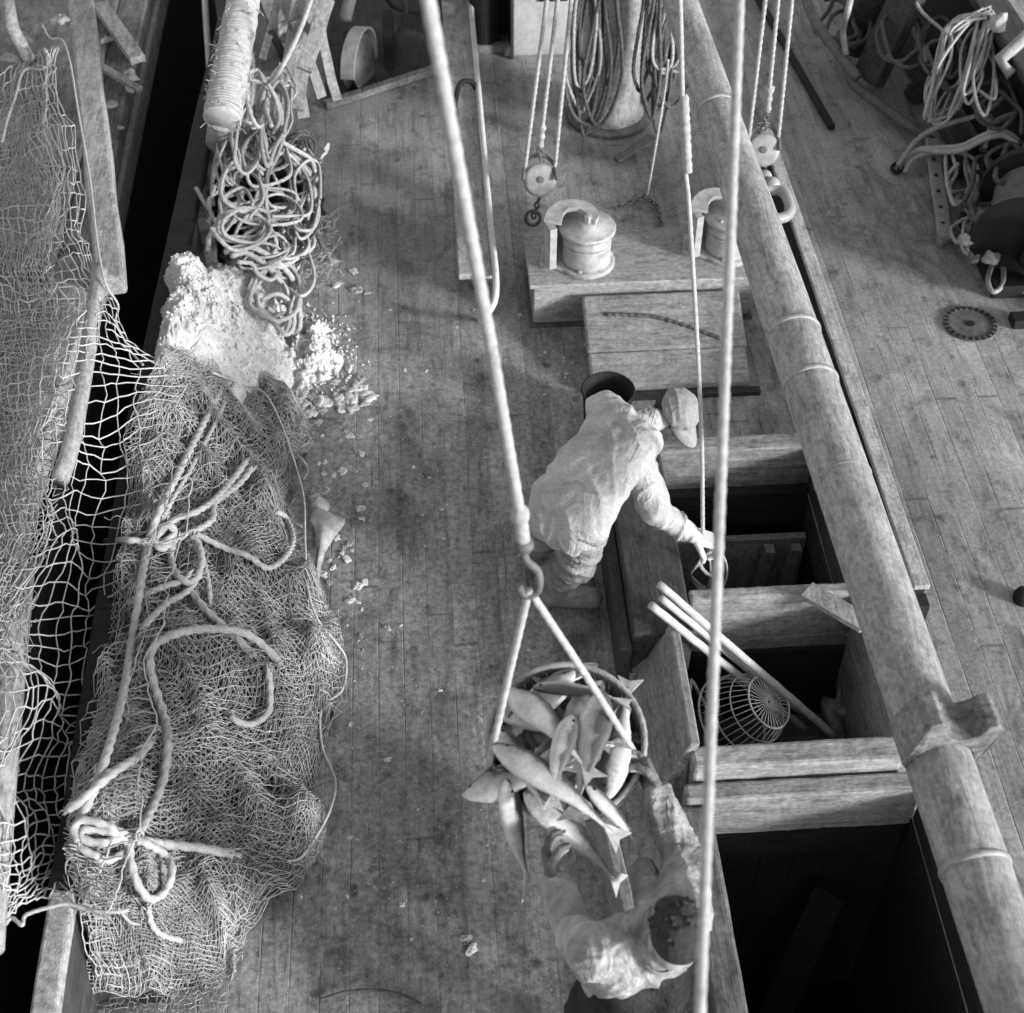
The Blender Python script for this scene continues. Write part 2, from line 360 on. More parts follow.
# ------------------------------------------------------------------ hatch coamings
ch=thing('hatch_coaming',(1.45,4.75,0),'coaming of the far hatch, with a wide wet side board beside the stooping man','hatch')
b=MB(); b.box((.80,4.02,0),(1.08,5.16,.30)); b.obj('side_board','wooddark',ch,bevel=.012)
b=MB(); b.box((.74,3.98,0),(.797,4.95,.25)); b.obj('rubbing_strake','wooddark',ch,bevel=.008)
b=MB(); b.box((.83,5.165,0.0),(1.93,5.27,.30)); worn(b.obj('far_beam',wood('stained_far_beam',.12,.34,'X',.6,.9),ch,bevel=.012))
b=MB(); b.box((1.09,5.10,-.20),(1.855,5.158,.03)); b.obj('carling','hold',ch)
b=MB(); b.box((1.865,4.28,-.25),(1.95,5.16,.297)); b.obj('side_board','wooddark',ch,bevel=.008)
cm=thing('hatch_coaming',(1.45,3.8,0),'coaming of the middle hatch with three pale poles leaning in it','hatch')
b=MB(); b.box((1.085,4.195,-.45),(1.93,4.265,.303)); worn(b.obj('cross_beam','woodx',cm,bevel=.008))
b=MB(); b.hexa([(.80,3.30,.02),(.86,3.30,.02),(.86,3.97,.02),(.80,3.97,.02)],[(.965,3.40,.33),(1.012,3.40,.33),(1.012,4.05,.33),(.965,4.05,.33)]); b.obj('side_board','wood',cm,bevel=.010)
b=MB(); b.box((.97,3.30,0),(1.86,3.415,.30)); worn(b.obj('near_beam','woodlightx',cm,bevel=.01))
b=MB(); b.box((1.865,3.42,-.4),(1.95,4.19,.297)); b.obj('side_board','wood',cm,bevel=.008)
cl=thing('hatch_coaming',(1.45,2.0,0),'coaming of the near hatch, open over black hold beside the man with the basket','hatch')
b=MB(); b.box((1.045,3.215,-.30),(1.915,3.28,-.075)); b.obj('carling','hold',cl)
b=MB(); b.box((.93,3.195,-.07),(1.93,3.285,.22)); worn(b.obj('cross_beam','woodx',cl,bevel=.01))
b=MB(); b.box((.90,.6,0),(1.035,3.19,.20)); worn(b.obj('side_board',wood('stained_coaming_board',.08,.24,'Y',.7,.9),cl,bevel=.012))
b=MB(); b.box((1.925,.6,-.3),(2.0,3.19,.217)); b.obj('side_board','hold',cl,bevel=.008)
b=MB(); b.box((1.04,.5,-.28),(1.92,.597,.2)); worn(b.obj('near_beam','woodx',cl,bevel=.01))
b=MB(); b.beam(W(596,800,.32),W(640,985,.32),.05,.32,segs=3); tag(b.obj('pen_board','wood',bevel=.006),'short upright pen board on the deck behind the spilling fish basket','board')
b=MB(); b.beam(W(806,590,.33),W(866,625,.33),.10,.03); tag(b.obj('loose_plank','woodlight',bevel=.005),'short pale loose plank lying aslant on the corner between far and middle hatch','plank')
# poles
for i,(p,q,r,l) in enumerate([((651,605,.50),(828,790,-.12),.019,'lowest pale pole of the three in the middle hatch, nearest the winch-side basket rim'),
    ((661,598,.52),(800,712,-.30),.016,'middle pale pole of the three leaning in the middle hatch'),
    ((659,584,.52),(834,736,-.25),.019,'topmost pale pole of the three leaning in the middle hatch')]):
    if i==0: q=(806,730,-.42); l='lowest pale pole of the three leaning in the middle hatch'
    b=MB(); P0=W(*p);P1=W(*q); b.tube(resample([P0,P1],.05)+rng.normal(size=(len(resample([P0,P1],.05)),3))*.001,r,12); tag(b.obj('wooden_pole','pole',smooth=True),l,'pole','pale poles leaning in the middle hatch')
# wire basket
def wire_basket():
    c=W(769,702,.0); t=thing('wire_basket',W(750,720,-.4),'round wire basket lying on its side in the middle hatch, bottom spokes showing','basket')
    ax=nz(np.array([.55,-.22,.80])); X=nz(np.cross(ax,(0,1,0))); Y=np.cross(ax,X)
    def ring(r,h,wr,mb): mb.tube([c+ax*h+X*r*math.cos(a)+Y*r*math.sin(a) for a in np.linspace(0,2*math.pi,40,endpoint=False)],wr,6,closed=True)
    b=MB(); ring(.125,0,.005,b); ring(.022,.0,.004,b); ring(.012,.0,.004,b); ring(.165,-.08,.0035,b); ring(.19,-.17,.0045,b); ring(.205,-.25,.006,b); b.obj('hoops','bright',t,smooth=True)
    b=MB()
    for k in range(34):
        a=2*math.pi*k/34; u=X*math.cos(a)+Y*math.sin(a)
        b.tube([c+u*.02,c+u*.125,c+u*.165-ax*.08,c+u*.19-ax*.17,c+u*.205-ax*.25],.0024,5)
    b.obj('wires','bright',t,smooth=True)
wire_basket()
ropeobj('bent_rod',[(688,735,-.3),(690,688,-.05),(694,684,-.05),(716,728,-.3)],.009,'ironpale','bent pale iron rod standing at the left end of the middle hatch','rod',lay=False)
b=MB()
for k in range(9): 
    c=W(rng.uniform(690,735),rng.uniform(700,738),-.55); b.cap(c,c+rng.normal(size=3)*[.08,.08,.02],.02,.015)
tag(b.obj('rag_heap','ropedark',smooth=True),'dark heap of rags and bits left of the wire basket','rags',kind=None)
# pale fish remains beside basket
def lump(name,c,rad,mat,seed,amp=.35,fr=6,sub=40,flat=True):
    b=MB(); V=[];Fc=[];seg=sub;rings=sub//2; c=np.asarray(c,float)
    for i in range(rings+1):
        th=math.pi/ (2 if flat else 1)*i/rings
        for k in range(seg):
            ph=2*math.pi*k/seg; d=np.array([math.sin(th)*math.cos(ph),math.sin(th)*math.sin(ph),math.cos(th)])
            q=d*rad; s_=1+amp*fbm((q[0]*fr+seed,q[1]*fr,q[2]*fr),5); V.append(c+q*s_)
    for i in range(rings):
        for k in range(seg): Fc.append((i*seg+k,(i+1)*seg+k,(i+1)*seg+(k+1)%seg,i*seg+(k+1)%seg))
    b.add(V,Fc); return b.obj(name,mat,smooth=True)
tag(lump('cloth_scrap',W(842,718,-.5),(.09,.10,.22),'icedirty',3,.5,9),'pale crumpled scrap of canvas in the right corner of the middle hatch','scrap')
# ------------------------------------------------------------------ boom
b=MB(); n=40; A=D(666,-40,8.1); Bp=D(1047,1080,4.35)
pts=[];rad=[]
for i in range(n+1):
    t=i/n
    pts.append(A+(Bp-A)*t); rad.append(.088+.026*min(1,t*2.2))
bt=thing('boom',(A+Bp)/2,'long thick wooden boom slanting across the hatches down to the lower right','spar')
b.tube(pts,rad,36); bo=b.obj('spar','spar',bt,smooth=True)
# orient grain along the boom through the mesh's own axes is not needed: boom nearly follows the deck
def boompt(t): return A+(Bp-A)*t, .088+.026*min(1,t*2.2)
axb=nz(Bp-A)
def tpx(py):  # parameter where the boom is seen at height py
    lo,hi=0,1
    for _ in range(40):
        m=(lo+hi)/2; q=A+(Bp-A)*m-np.array([0,0,HC]); y=506.5-FPX*np.dot(q,cU)/np.dot(q,cF)
        if y<py: lo=m
        else: hi=m
    return lo
for py in (112,335,385,480,868):
    c,r=boompt(tpx(py)); b=MB(); prof=[(r-.002,-.012),(r+.004,-.011),(r+.0065,0),(r+.004,.011),(r-.002,.012)] if py!=480 else [(r-.002,-.006),(r+.003,0),(r-.002,.006)]
    b.lathe(prof,c,axb,40,cap=False); b.obj('iron_band','ironpale',bt,smooth=True)
# two cleat horns at the boom's upper right
c,r=boompt(tpx(205)); side=nz(np.cross(axb,(0,0,1)))
if side[0]<0: side=-side
b=MB(); q=[c+side*(r-.01)-axb*.10,c+side*(r+.05)-axb*.085,c+side*(r+.075)-axb*.04+np.array([0,0,.01]),c+side*(r+.075)+axb*.05,c+side*(r+.04)+axb*.10,c+side*(r-.01)+axb*.11]
b.tube(catmull(q,step=.01),.026,10); b.ell(c+side*(r+.03)-axb*.13,(.04,.04,.04)); b.ell(c+side*(r+.01)-axb*.19,(.035,.035,.035)); b.obj('eye_fitting','ironpale',bt,smooth=True)
# saddle with two horns
c,r=boompt(tpx(742)); up=nz(np.cross(side,axb)); 
if up[2]<0: up=-up
b=MB()
prof=[]   # cross-section in (side, up): straddles the top of the boom, two horns, round notch between
def arc(cx,cy,rr,a0,a1,n): return [(cx+rr*math.cos(R_(a0+(a1-a0)*i/n)),cy+rr*math.sin(R_(a0+(a1-a0)*i/n))) for i in range(n+1)]
inner=arc(0,0,r+.002,205,-25,22)                       # along the boom from left over the top to right
outer=[(r+.022,-.02),(r+.028,.10),(r+.030,.205),(r-.005,.225)]
notch=arc(.0,.215,.078,-5,-175,14)
left=[(-r+.005,.225),(-r-.030,.205),(-r-.028,.10),(-r-.022,-.02)]
prof=[(x,y) for x,y in inner]+outer+notch+left
m=len(prof); V=[]; qa=R_(-16); side_,up_=side*math.cos(qa)+up*math.sin(qa),up*math.cos(qa)-side*math.sin(qa)
for h,sc in ((-.085,1),(.085,1)):
    for x,y in prof: V.append(c+axb*(h*(1-.25*max(0,y-.05)/.2))+side_*x+up_*y)
b.add(V,[(i,(i+1)%m,m+(i+1)%m,m+i) for i in range(m)]+[tuple(range(m-1,-1,-1)),tuple(range(m,2*m))])
sd=b.obj('saddle_chock',wood('worn_chock',.13,.30,'X',.7,.8),bt,bevel=.005)
# ------------------------------------------------------------------ long upright board right of the boom
lb=thing('rail_board',(2.13,6.2,0),'long narrow upright board on the deck along the far side of the boom','board')
b=MB(); b.beam((2.155,4.2,.15),(2.125,8.05,.15),.05,.30,segs=8,wob=.002); b.obj('board','hold',lb)  # near black: the shade on this face is put into the colour
b=MB(); b.beam((2.158,4.19,.318),(2.128,8.06,.318),.075,.03,segs=8,wob=.001); b.obj('capping',wood('sunlit_tone_capping',.34,.55),lb,bevel=.005)  # paler wood: sunlight on the top edge put into the colour
b=MB(); b.box((2.055,5.33,.2),(2.10,5.43,.30)); b.obj('cleat','woodlight',lb,bevel=.005)
b=MB(); b.box((2.1,4.08,.0),(2.17,4.16,.32)); b.obj('end_shoe','black',lb,bevel=.006)
# ------------------------------------------------------------------ winch box with two roller fairleads
bx=thing('winch_box',(1.15,6.9,0),'low grey wooden box carrying the two mooring fairleads in front of the mast','box')
b=MB(); b.box((.54,6.54,.02),(1.80,6.99,.285)); b.obj('body','boxpaint',bx,bevel=.008)
b=MB(); b.box((.515,6.515,.288),(1.83,7.02,.315)); b.obj('lid','boxpaint',bx,bevel=.006)
b=MB(); b.box((.52,6.52,0),(1.82,7.01,.018)); b.obj('plinth','iron',bx)
def fairlead(cx,cy,label,flip=1):
    z=.315; t=thing('mooring_fairlead',(cx,cy,z),label,'fairlead','mooring fairleads on the winch box')
    b=MB(); b.lathe([(.165,0),(.165,.022),(.15,.028)],(cx,cy,z),seg=36)
    b.hexa([(cx-.27,cy-.02,z+.001),(cx-.02,cy-.16,z+.001),(cx-.02,cy+.16,z+.001),(cx-.24,cy+.14,z+.001)],[(cx-.27,cy-.02,z+.021),(cx-.02,cy-.16,z+.021),(cx-.02,cy+.16,z+.021),(cx-.24,cy+.14,z+.021)])
    b.obj('base_plate','paint',t,bevel=.004)
    for (dx,dy) in ((-.235,-.0),(-.05,-.13),(.14,.03),(.02,.135)):
        b=MB(); b.lathe([(.017,.02),(.017,.038),(.010,.045),(.001,.046)],(cx+dx,cy+dy,z),seg=8); b.obj('bolt','ironpale',t)
    b=MB(); b.lathe([(.142,.025),(.139,.05),(.136,.135),(.138,.15),(.125,.155)],(cx,cy,z),seg=44); b.obj('barrel','paint',t,smooth=True)
    b=MB(); b.lathe([(.112,.153),(.140,.163),(.139,.176),(.122,.19),(.118,.205),(.132,.222),(.152,.228),(.160,.234),(.160,.250),(.150,.257),(.06,.262),(.055,.275),(.03,.28),(.001,.281)],(cx,cy,z),seg=48); rl=b.obj('roller','paint',t,smooth=True)
    # bracket: a curved wall rising from the plate, its flat top reaching over to the roller's centre
    ang=[R_(a_) for a_ in (118,135,152,170,188,206)]; V=[]; ri,ro=.168,.205; zt=.295
    for a_ in ang:
        ca,sa=math.cos(a_),math.sin(a_); k_=1.18
        V+= [(cx+ri*ca*k_,cy+ri*sa,z+.02),(cx+ro*ca*k_,cy+ro*sa,z+.02),(cx+ro*ca*k_,cy+ro*sa,z+zt),(cx+ri*ca*k_,cy+ri*sa,z+zt)]
    nA=len(ang); b=MB(); b.add(V,[(i*4+k,i*4+(k+1)%4,i*4+4+(k+1)%4,i*4+4+k) for i in range(nA-1) for k in range(4)]+[(3,2,1,0),tuple((nA-1)*4+k for k in range(4))])
    P=catmull([(cx-.20,cy-.02,z+zt+.004),(cx-.175,cy+.06,z+zt+.012),(cx-.11,cy+.115,z+zt+.016),(cx-.02,cy+.10,z+zt+.016),(cx+.03,cy+.03,z+zt+.010),(cx+.01,cy-.02,z+zt+.002)],step=.012)
    n=len(P); V=[];Fc=[]
    for i,p_ in enumerate(P):
        T=nz(P[min(i+1,n-1)]-P[max(i-1,0)]); wv=nz(np.array([-T[1],T[0],0])); ww=.050-.018*i/n
        for a_,c_ in ((-1,-1),(1,-1),(1,1),(-1,1)): V.append(p_+wv*a_*ww+np.array([0,0,c_*.013]))
    for i in range(n-1):
        for k in range(4): Fc.append((i*4+k,i*4+(k+1)%4,i*4+4+(k+1)%4,i*4+4+k))
    Fc+= [(3,2,1,0),tuple((n-1)*4+k for k in range(4))]
    b.add(V,Fc); b.obj('bracket','paint',t,bevel=.006)
    b=MB(); b.lathe([(.024,.27),(.024,.325),(.012,.332),(.001,.333)],(cx,cy-.005,z),seg=6); b.obj('nut','ironpale',rl)
q=W(586,262,.315); fairlead(q[0],q[1],'pale round mooring fairlead with hooked bracket at the left end of the box')
q=W(728,250,.315); fairlead(q[0],q[1],'second mooring fairlead half hidden under the boom, right end of the box')
# hatch cover
hc=thing('hatch_cover',(1.3,6.3,0),'flat two-plank hatch cover leaning against the front of the winch box','hatch cover')
Zt=lambda y: .10+.16*(y-6.02)/.5
def cov(x0,x1,y0,y1,name,mat,h=.05):
    b=MB(); b.hexa([(x0,y0,Zt(y0)-h),(x1,y0,Zt(y0)-h),(x1,y1,Zt(y1)-h),(x0,y1,Zt(y1)-h)],[(x0,y0,Zt(y0)),(x1,y0,Zt(y0)),(x1,y1,Zt(y1)),(x0,y1,Zt(y1))]); b.obj(name,mat,hc,bevel=.005)
cov(.815,1.70,5.92,6.135,'plank','woodlightx'); cov(.81,1.71,6.14,6.495,'plank','woodx')
for o_ in list(hc.children): worn(o_,.007)
b=MB(); b.tube(catmull([(.93,6.36,Zt(6.36)+.004),(1.05,6.355,Zt(6.35)+.005),(1.22,6.33,Zt(6.33)+.005),(1.4,6.26,Zt(6.26)+.006),(1.56,6.18,Zt(6.18)+.006)],step=.012),[.006+.008*abs(math.sin(i*.9)) for i in range(len(catmull([(.93,6.36,Zt(6.36)+.004),(1.05,6.355,Zt(6.35)+.005),(1.22,6.33,Zt(6.33)+.005),(1.4,6.26,Zt(6.26)+.006),(1.56,6.18,Zt(6.18)+.006)],step=.012)))],6); b.obj('lashing','ropedark',hc,smooth=True)
b=MB(); b.box((.83,5.87,.0),(1.75,5.915,.03)); b.obj('batten','wooddarkx',hc)
# ------------------------------------------------------------------ mast, coils, deckhouse
mt=thing('mast',(1.22,8.72,0),'stout pale mast rising behind the fairleads with rope coils hung on it','mast')
b=MB(); b.lathe([(.235,0),(.235,.05),(.205,.08),(.20,.3),(.195,3),(.18,7)],(1.22,8.72,0),seg=40); b.obj('post','mast',mt,smooth=True)
b=MB(); b.lathe([(.29,0),(.29,.03),(.25,.045)],(1.22,8.72,.001),seg=40); b.obj('mast_collar','iron',mt)
b=MB(); b.beam((.72,8.5,1.24),(1.72,8.5,1.24),.10,.05); b.obj('pin_rail','woodx',mt,bevel=.006)
for x in (.86,1.02,1.46,1.62):
    b=MB(); b.lathe([(.014,0),(.014,.2),(.024,.21),(.018,.30),(.002,.31)],(x,8.5,1.1),seg=10); b.obj('belaying_pin','wood',mt,smooth=True)
def coil(cx,cy,ztop,hgt,wd,n,r,mat,label,seed):
    rg=np.random.default_rng(seed); P=[]
    for k in range(n):
        a=wd*(rg.uniform(.35,1.0)); h=hgt*rg.uniform(.6,1.0); ox=rg.normal()*.045; y=cy-.04-.012*k+rg.normal()*.01
        P+= [(cx+ox-a*.15,y,ztop),(cx+ox-a*.6,y,ztop-h*.35),(cx+ox-a*.8,y-.02,ztop-h*.75),(cx+ox-a*.3,y-.03,ztop-h),(cx+ox+a*.35,y-.03,ztop-h*.99),(cx+ox+a*.85,y-.02,ztop-h*.72),(cx+ox+a*.55,y,ztop-h*.3),(cx+ox+a*.15,y,ztop+.01)]
    P=[(a_+rg.normal()*.014,b_+rg.normal()*.01,c_+rg.normal()*.02) for a_,b_,c_ in P]
    b=MB(); b.rope(P,r); t=b.obj('rope_coil',mat,smooth=True); return tag(t,label,'rope coil','rope coils hanging on the mast')
coil(1.02,8.42,1.34,1.18,.17,9,.012,'ropedark','long tarred rope coil hanging on the left side of the mast',1)
coil(.99,8.38,1.34,1.12,.15,2,.011,'rope','paler rope turns hung inside the left mast coil',2)
coil(1.46,8.40,1.30,1.12,.15,8,.012,'ropedark','tangled dark rope coil hanging on the right side of the mast',3)
coil(1.50,8.34,1.10,.62,.09,3,.011,'rope','short paler rope hank over the right mast coil',4)
b=MB(); b.beam(W(616,160,.05),W(655,138,.10),.06,.02); b.beam(W(616,160,.03),W(650,136,.05),.03,.03); tag(b.obj('marlin_spike','iron',bevel=.004),'dark iron bar pointing left on the deck below the right mast coil','bar')
dh=thing('deckhouse',(.7,9.8,0),'pale deckhouse front with dark doorway and window left of the mast','deckhouse')
b=MB(); b.box((.62,9.55,0),(1.02,9.65,1.9)); b.box((1.02,9.56,0),(1.06,11.5,1.9)); b.obj('front_wall','white',dh,bevel=.005)
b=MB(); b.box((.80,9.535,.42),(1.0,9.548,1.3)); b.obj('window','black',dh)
b=MB(); b.box((.14,9.85,0),(.615,9.9,1.9)); b.obj('doorway','black',dh)  # flat black panel, its colour standing in for the shade inside
b=MB(); b.box((.60,9.5,0),(.618,9.84,1.9)); b.obj('door_post','wooddark',dh)
b=MB(); b.box((.15,9.60,0.0),(.60,9.66,.06)); b.obj('sill','wood',dh,bevel=.004)
b=MB(); b.lathe([(.11,0),(.11,.7),(.09,.72)],(.42,9.72,.0),seg=24); tag(b.obj('gas_bottle','black',smooth=False),'black cylinder standing in the deckhouse doorway','cylinder')
tag(lump('paper_scrap',W(518,52,.0),(.09,.05,.05),'ice',11,.6,16,20),'crumpled white scrap on the sill of the dark doorway','scrap')
# plank lying fore and aft, with pale half-round bar
pk=thing('side_plank',(.25,8,0),'long flat plank left of the deckhouse with pale rounded edge bar','plank')
b=MB(); b.box((.12,6.65,.27),(.31,11.5,.31)); b.obj('plank',wood('bleached_plank',.30,.46),pk,bevel=.006)
for y_ in (6.9,10): b=MB(); b.box((.2,y_,0),(.24,y_+.1,.268)); b.obj('foot','wooddark',pk)
b=MB(); b.tube(catmull([(.325,11.4,.33),(.325,9,.33),(.325,7.2,.33),(.33,6.62,.32),(.31,6.45,.26),(.25,6.40,.2),(.235,6.45,.12),(.24,6.6,.02)],step=.03),.019,10); b.obj('edge_bar','bright',pk,smooth=True)
b=MB(); b.tube(catmull([(.14,8.05,.30),(.155,8.25,.36),(.20,8.55,.38),(.28,8.62,.36),(.31,8.6,.32)],step=.02),.018,8); b.obj('handle','black',pk,smooth=True)
# ------------------------------------------------------------------ tackles
def block(t,c,axis,r,tilt_up):
    ax=nz(axis)
    b=MB(); b.lathe([(.001,-.034),(r*.8,-.034),(r,-.028),(r,-.018),(r*.8,-.016)],c,ax,28); b.lathe([(r*.8,.016),(r,.018),(r,.028),(r*.8,.034),(.001,.034)],c,ax,28)
    b.obj('cheek','ironpale',t,smooth=True)
    b=MB(); b.lathe([(r*.9,-.014),(r*.72,-.004),(r*.72,.004),(r*.9,.014)],c,ax,24); b.obj('sheave','iron',t,smooth=True)
    b=MB(); b.lathe([(.02,-.045),(.02,.045)],c,ax,10); b.obj('pin','iron',t)
def link(mb,c,d,u,L=.05,wd=.03,r=.007):
    d=nz(d); u=nz(u-d*np.dot(u,d)); mb.tube([c+d*L*math.cos(a)+u*wd*math.sin(a) for a in np.linspace(0,2*math.pi,14,endpoint=False)],r,6,closed=True)
def chain(mb,P,L=.035,r=.006):
    P=resample(P,.004); acc=0; k=0; last=P[0]
    for i in range(1,len(P)-1):
        acc+=np.linalg.norm(P[i]-P[i-1])
        if acc>L*1.35:
            acc=0;k+=1; d=P[i+1]-P[i-1]; u=np.cross(nz(d),(0,0,1)) if k%2 else np.array([0,0,1.])+.01
            link(mb,P[i],d,u,L*.8,L*.5,r)
def tackle(cpx,z,tops,topdep,name_lab,hook_px,hz,splice):
    c=W(*cpx,z); t=thing('tackle_block',c,name_lab,'block')
    vd=nz(c-np.array([0,0,HC])); block(t,c,-vd+np.array([.15,0,0]),.10,0)
    right=cR
    b=MB(); b.tube(catmull([c-right*.102+vd*-.05,c-right*.08+np.array([0,.05,.09]),c+np.array([0,.06,.14]),c+right*.08+np.array([0,.05,.09]),c+right*.102-vd*.05],step=.01),.012,8); b.obj('strap','iron',t,smooth=True)
    b=MB(); h=W(*hook_px,hz); mid=(c+h)/2; chain(b,[c-np.array([0,.05,.07]),h],.03,.007); link(b,h,np.array([0,0,1.]),right,.055,.045,.011); b.obj('shackle','iron',t,smooth=True)
    return c,t
TL=tackle((540,180),.38,None,0,'round iron tackle block above the left end of the winch box',(533,218),.12,None)
c=TL[0]
for i,(tp,dp,off,lab) in enumerate([((557,-80),7.6,-.09,'left fall of the tackle left of the mast'),((567,-80),7.6,0,'middle fall of the tackle left of the mast, spliced above the block'),((579,-80),7.6,.09,'right fall of the tackle left of the mast')]):
    top=D(tp[0],tp[1],dp); bot=c+cR*off+np.array([0,.03,.06 if i!=1 else .22])
    if i!=1: ropeobj('tackle_rope',[top,(top+bot)/2,bot] if i==0 else [top,(top+bot)/2+np.array([0,0,.0]),bot,c+cR*.075+np.array([0,-.02,-.05])],.0125,'ropepale',lab,'rope','ropes of the left tackle',z=False)
    else:
        b=MB(); b.rope([top,(top+bot)/2,bot],.0125); o=b.obj('tackle_rope','ropepale',smooth=True); tag(o,lab,'rope','ropes of the left tackle')
        b=MB(); q=bot; b.tube(resample([q+ (top-bot)*.10,q],.02),[.02+.006*math.sin(i*2.1) for i in range(len(resample([q+(top-bot)*.10,q],.02)))],8); b.obj('splice','rope',o,smooth=True)
        b=MB(); chain(b,[q,c+np.array([0,.06,.10])],.03,.007); b.obj('chain','iron',o,smooth=True)
TR=tackle((763,150),.42,None,0,'round iron tackle block beyond the boom, right of the mast',(768,185),.12,None); c=TR[0]
for i,(tp,dp,off,lab) in enumerate([((775,-80),7.9,-.09,'left fall of the tackle right of the mast'),((786,-80),7.9,0,'middle fall of the tackle right of the mast, knotted above the block'),((800,-80),7.9,.09,'right fall of the tackle right of the mast')]):
    top=D(tp[0],tp[1],dp); bot=c+cR*off+np.array([0,.03,.06 if i!=1 else .25])
    b=MB(); b.rope([top,(top+bot)/2,bot]+([c+cR*.075+np.array([0,-.02,-.05])] if i==2 else []),.0125); o=b.obj('tackle_rope','ropepale',smooth=True); tag(o,lab,'rope','ropes of the right tackle')
    if i==1:
        b=MB(); R2=resample([bot+(top-bot)*.14,bot],.02); b.tube(R2,[.02+.012*math.exp(-k*.6)+.004*math.sin(k*2) for k in range(len(R2))],8); b.obj('splice','rope',o,smooth=True)
        b=MB(); chain(b,[bot,c+np.array([0,.06,.10])],.03,.007); b.obj('chain','iron',o,smooth=True)
# thin line with chain behind the left fairlead
ropeobj('thin_line',[(668,60,1.1),(664,95,.75),(655,150,.4),(647,195,.05)],.008,'ropepale','thin pale line running from the right mast coil down to a chain on deck','rope')
b=MB(); chain(b,Ws([(612,210,.02),(628,203,.02),(645,197,.03),(656,205,.03),(661,222,.02),(660,236,.02)]),.03,.006); tag(b.obj('chain','iron',smooth=True),'short chain curled on the deck behind the winch box','chain')
ropeobj('thin_line',[(690,205,.5),(700,208,.5),(712,215,.55),(722,222,.6)],.008,'ropepale','short thin line end over the fairlead beneath the boom','rope')
# ------------------------------------------------------------------ long lines in the air
def line(name,P,r,mat,label,cat='rope',lay=True):
    b=MB(); b.rope(P,r,lay,lobe=.06); return tag(b.obj(name,mat,smooth=True),label,cat)
p0=D(740,0,3.7); p1=D(700,1013,3.05); d=p1-p0
line('wire_stay',[p0-d*.5,p0,(p0+p1)/2,p1,p1+d*.9],.0125,'ropepale','thick taut laid wire stay running top to bottom right of centre','stay')
hand1=W(703,538,.50)
q=D(680,0,5.3)
o=line('guy_line',[q+(q-hand1)*.2,q,D(684,150,5.7),D(690,220,5.85),D(701,420,6.25),hand1,W(706,552,.38)],.0095,'ropepale','thin pale line running from above into the gloved hand of the stooping man')
b=MB(); R2=resample([D(684,95,5.55),D(688,172,5.72)],.015); b.tube(R2,[.014+.006*abs(math.sin(k*1.3)) for k in range(len(R2))],8); b.obj('splice','rope',o,smooth=True)
hk=thing('cargo_hook',W(705,560,.34),'iron hook and loose loops hanging below the stooping man\'s hand','hook')
b=MB(); P=W(706,556,.36); b.tube(catmull([P,P+(-.02,0,-.06),P+(.01,0,-.12),P+(.05,.0,-.16),P+(.07,.0,-.22),P+(.03,0,-.27),P+(-.02,0,-.24)],step=.01),.010,8); b.obj('hook','ironpale',hk,smooth=True)
for i in range(3):
    b=MB(); P=W(701+4*i,572,.22); a=np.linspace(0,2*math.pi,12,endpoint=False); b.rope([P+cR*(.045+.02*i)*np.cos(x)+np.array([0,.03*math.sin(2*x),.12*np.sin(x)]) for x in a],.005,closed=True); b.obj('loop','rope',hk,smooth=True)
ex=W(702,570,.2)
# hoisting rope, hook, bridle
hkp=D(527,575,4.35)
top=D(428,0,2.95)
line('hoist_rope',[top+(top-D(520,505,4.15))*.6,top,D(455,150,3.25),D(490,340,3.7),D(520,515,4.2)],.0165,'ropepale','thick blurred hoisting rope from above down to the basket hook')
H_=thing('hoist_hook',hkp,'iron hook and eye joining the hoisting rope to the basket bridle','hook')
b=MB(); a=D(520,515,4.2); b.ell(a,(.028,.028,.04)); b.tube(resample([a,D(523,540,4.26)],.01),.022,10); b.obj('eye','rope',H_,smooth=True)
b=MB(); P=D(524,545,4.27); b.tube(catmull([P,D(526,560,4.3),D(538,572,4.33),D(538,590,4.36),D(526,596,4.37),D(518,586,4.35)],step=.008),.013,10); b.ell(P,(.03,.03,.025)); b.obj('hook','iron',H_,smooth=True)
bc=W(566,740,1.33); rimL=W(487,772,1.30); rimR=W(634,752,1.32)
bend=D(529,590,4.36)
line('bridle_rope',[bend,(bend+rimL)/2+np.array([0,0,.01]),rimL],.0125,'ropepale','left leg of the rope bridle down to the basket rim')
line('bridle_rope',[bend,(bend+rimR)/2+np.array([0,0,.01]),rimR],.0125,'ropepale','right leg of the rope bridle down to the basket rim')
# ------------------------------------------------------------------ basket with fish
bk=thing('fish_basket',bc,'round splint basket hung from the bridle, tipped and heaped with fish','basket')
axk=nz(np.array([-.10,-.36,1.0])); Xb=nz(np.cross((0,1,0),axk)); Yb=np.cross(axk,Xb); RB=.262
b=MB(); n=56
for k in range(n):   # staves
    a=2*math.pi*k/n; u=Xb*math.cos(a)+Yb*math.sin(a); w2=Xb*-math.sin(a)+Yb*math.cos(a)
    prof=[(.262,0),(.255,-.08),(.24,-.18),(.215,-.28),(.195,-.33)]
    V=[]
    for r,h in prof:
        for sgn in (-1,1): V.append(bc+u*(r+.003*(k%2))+axk*h+w2*sgn*.013)
        for sgn in (1,-1): V.append(bc+u*(r-.005+.003*(k%2))+axk*h+w2*sgn*.013)
    Fc=[]
    for i in range(4):
        for q in range(4): Fc.append((i*4+q,i*4+(q+1)%4,i*4+4+(q+1)%4,i*4+4+q))
    b.add(V,Fc)
b.obj('staves','wicker',bk)
b=MB()
for h,r in ((-.05,.262),(-.11,.256),(-.17,.248),(-.23,.236),(-.29,.220)):
    b.tube([bc+axk*h+(Xb*math.cos(a)+Yb*math.sin(a))*(r+.004) for a in np.linspace(0,2*math.pi,48,endpoint=False)],.007,6,closed=True)
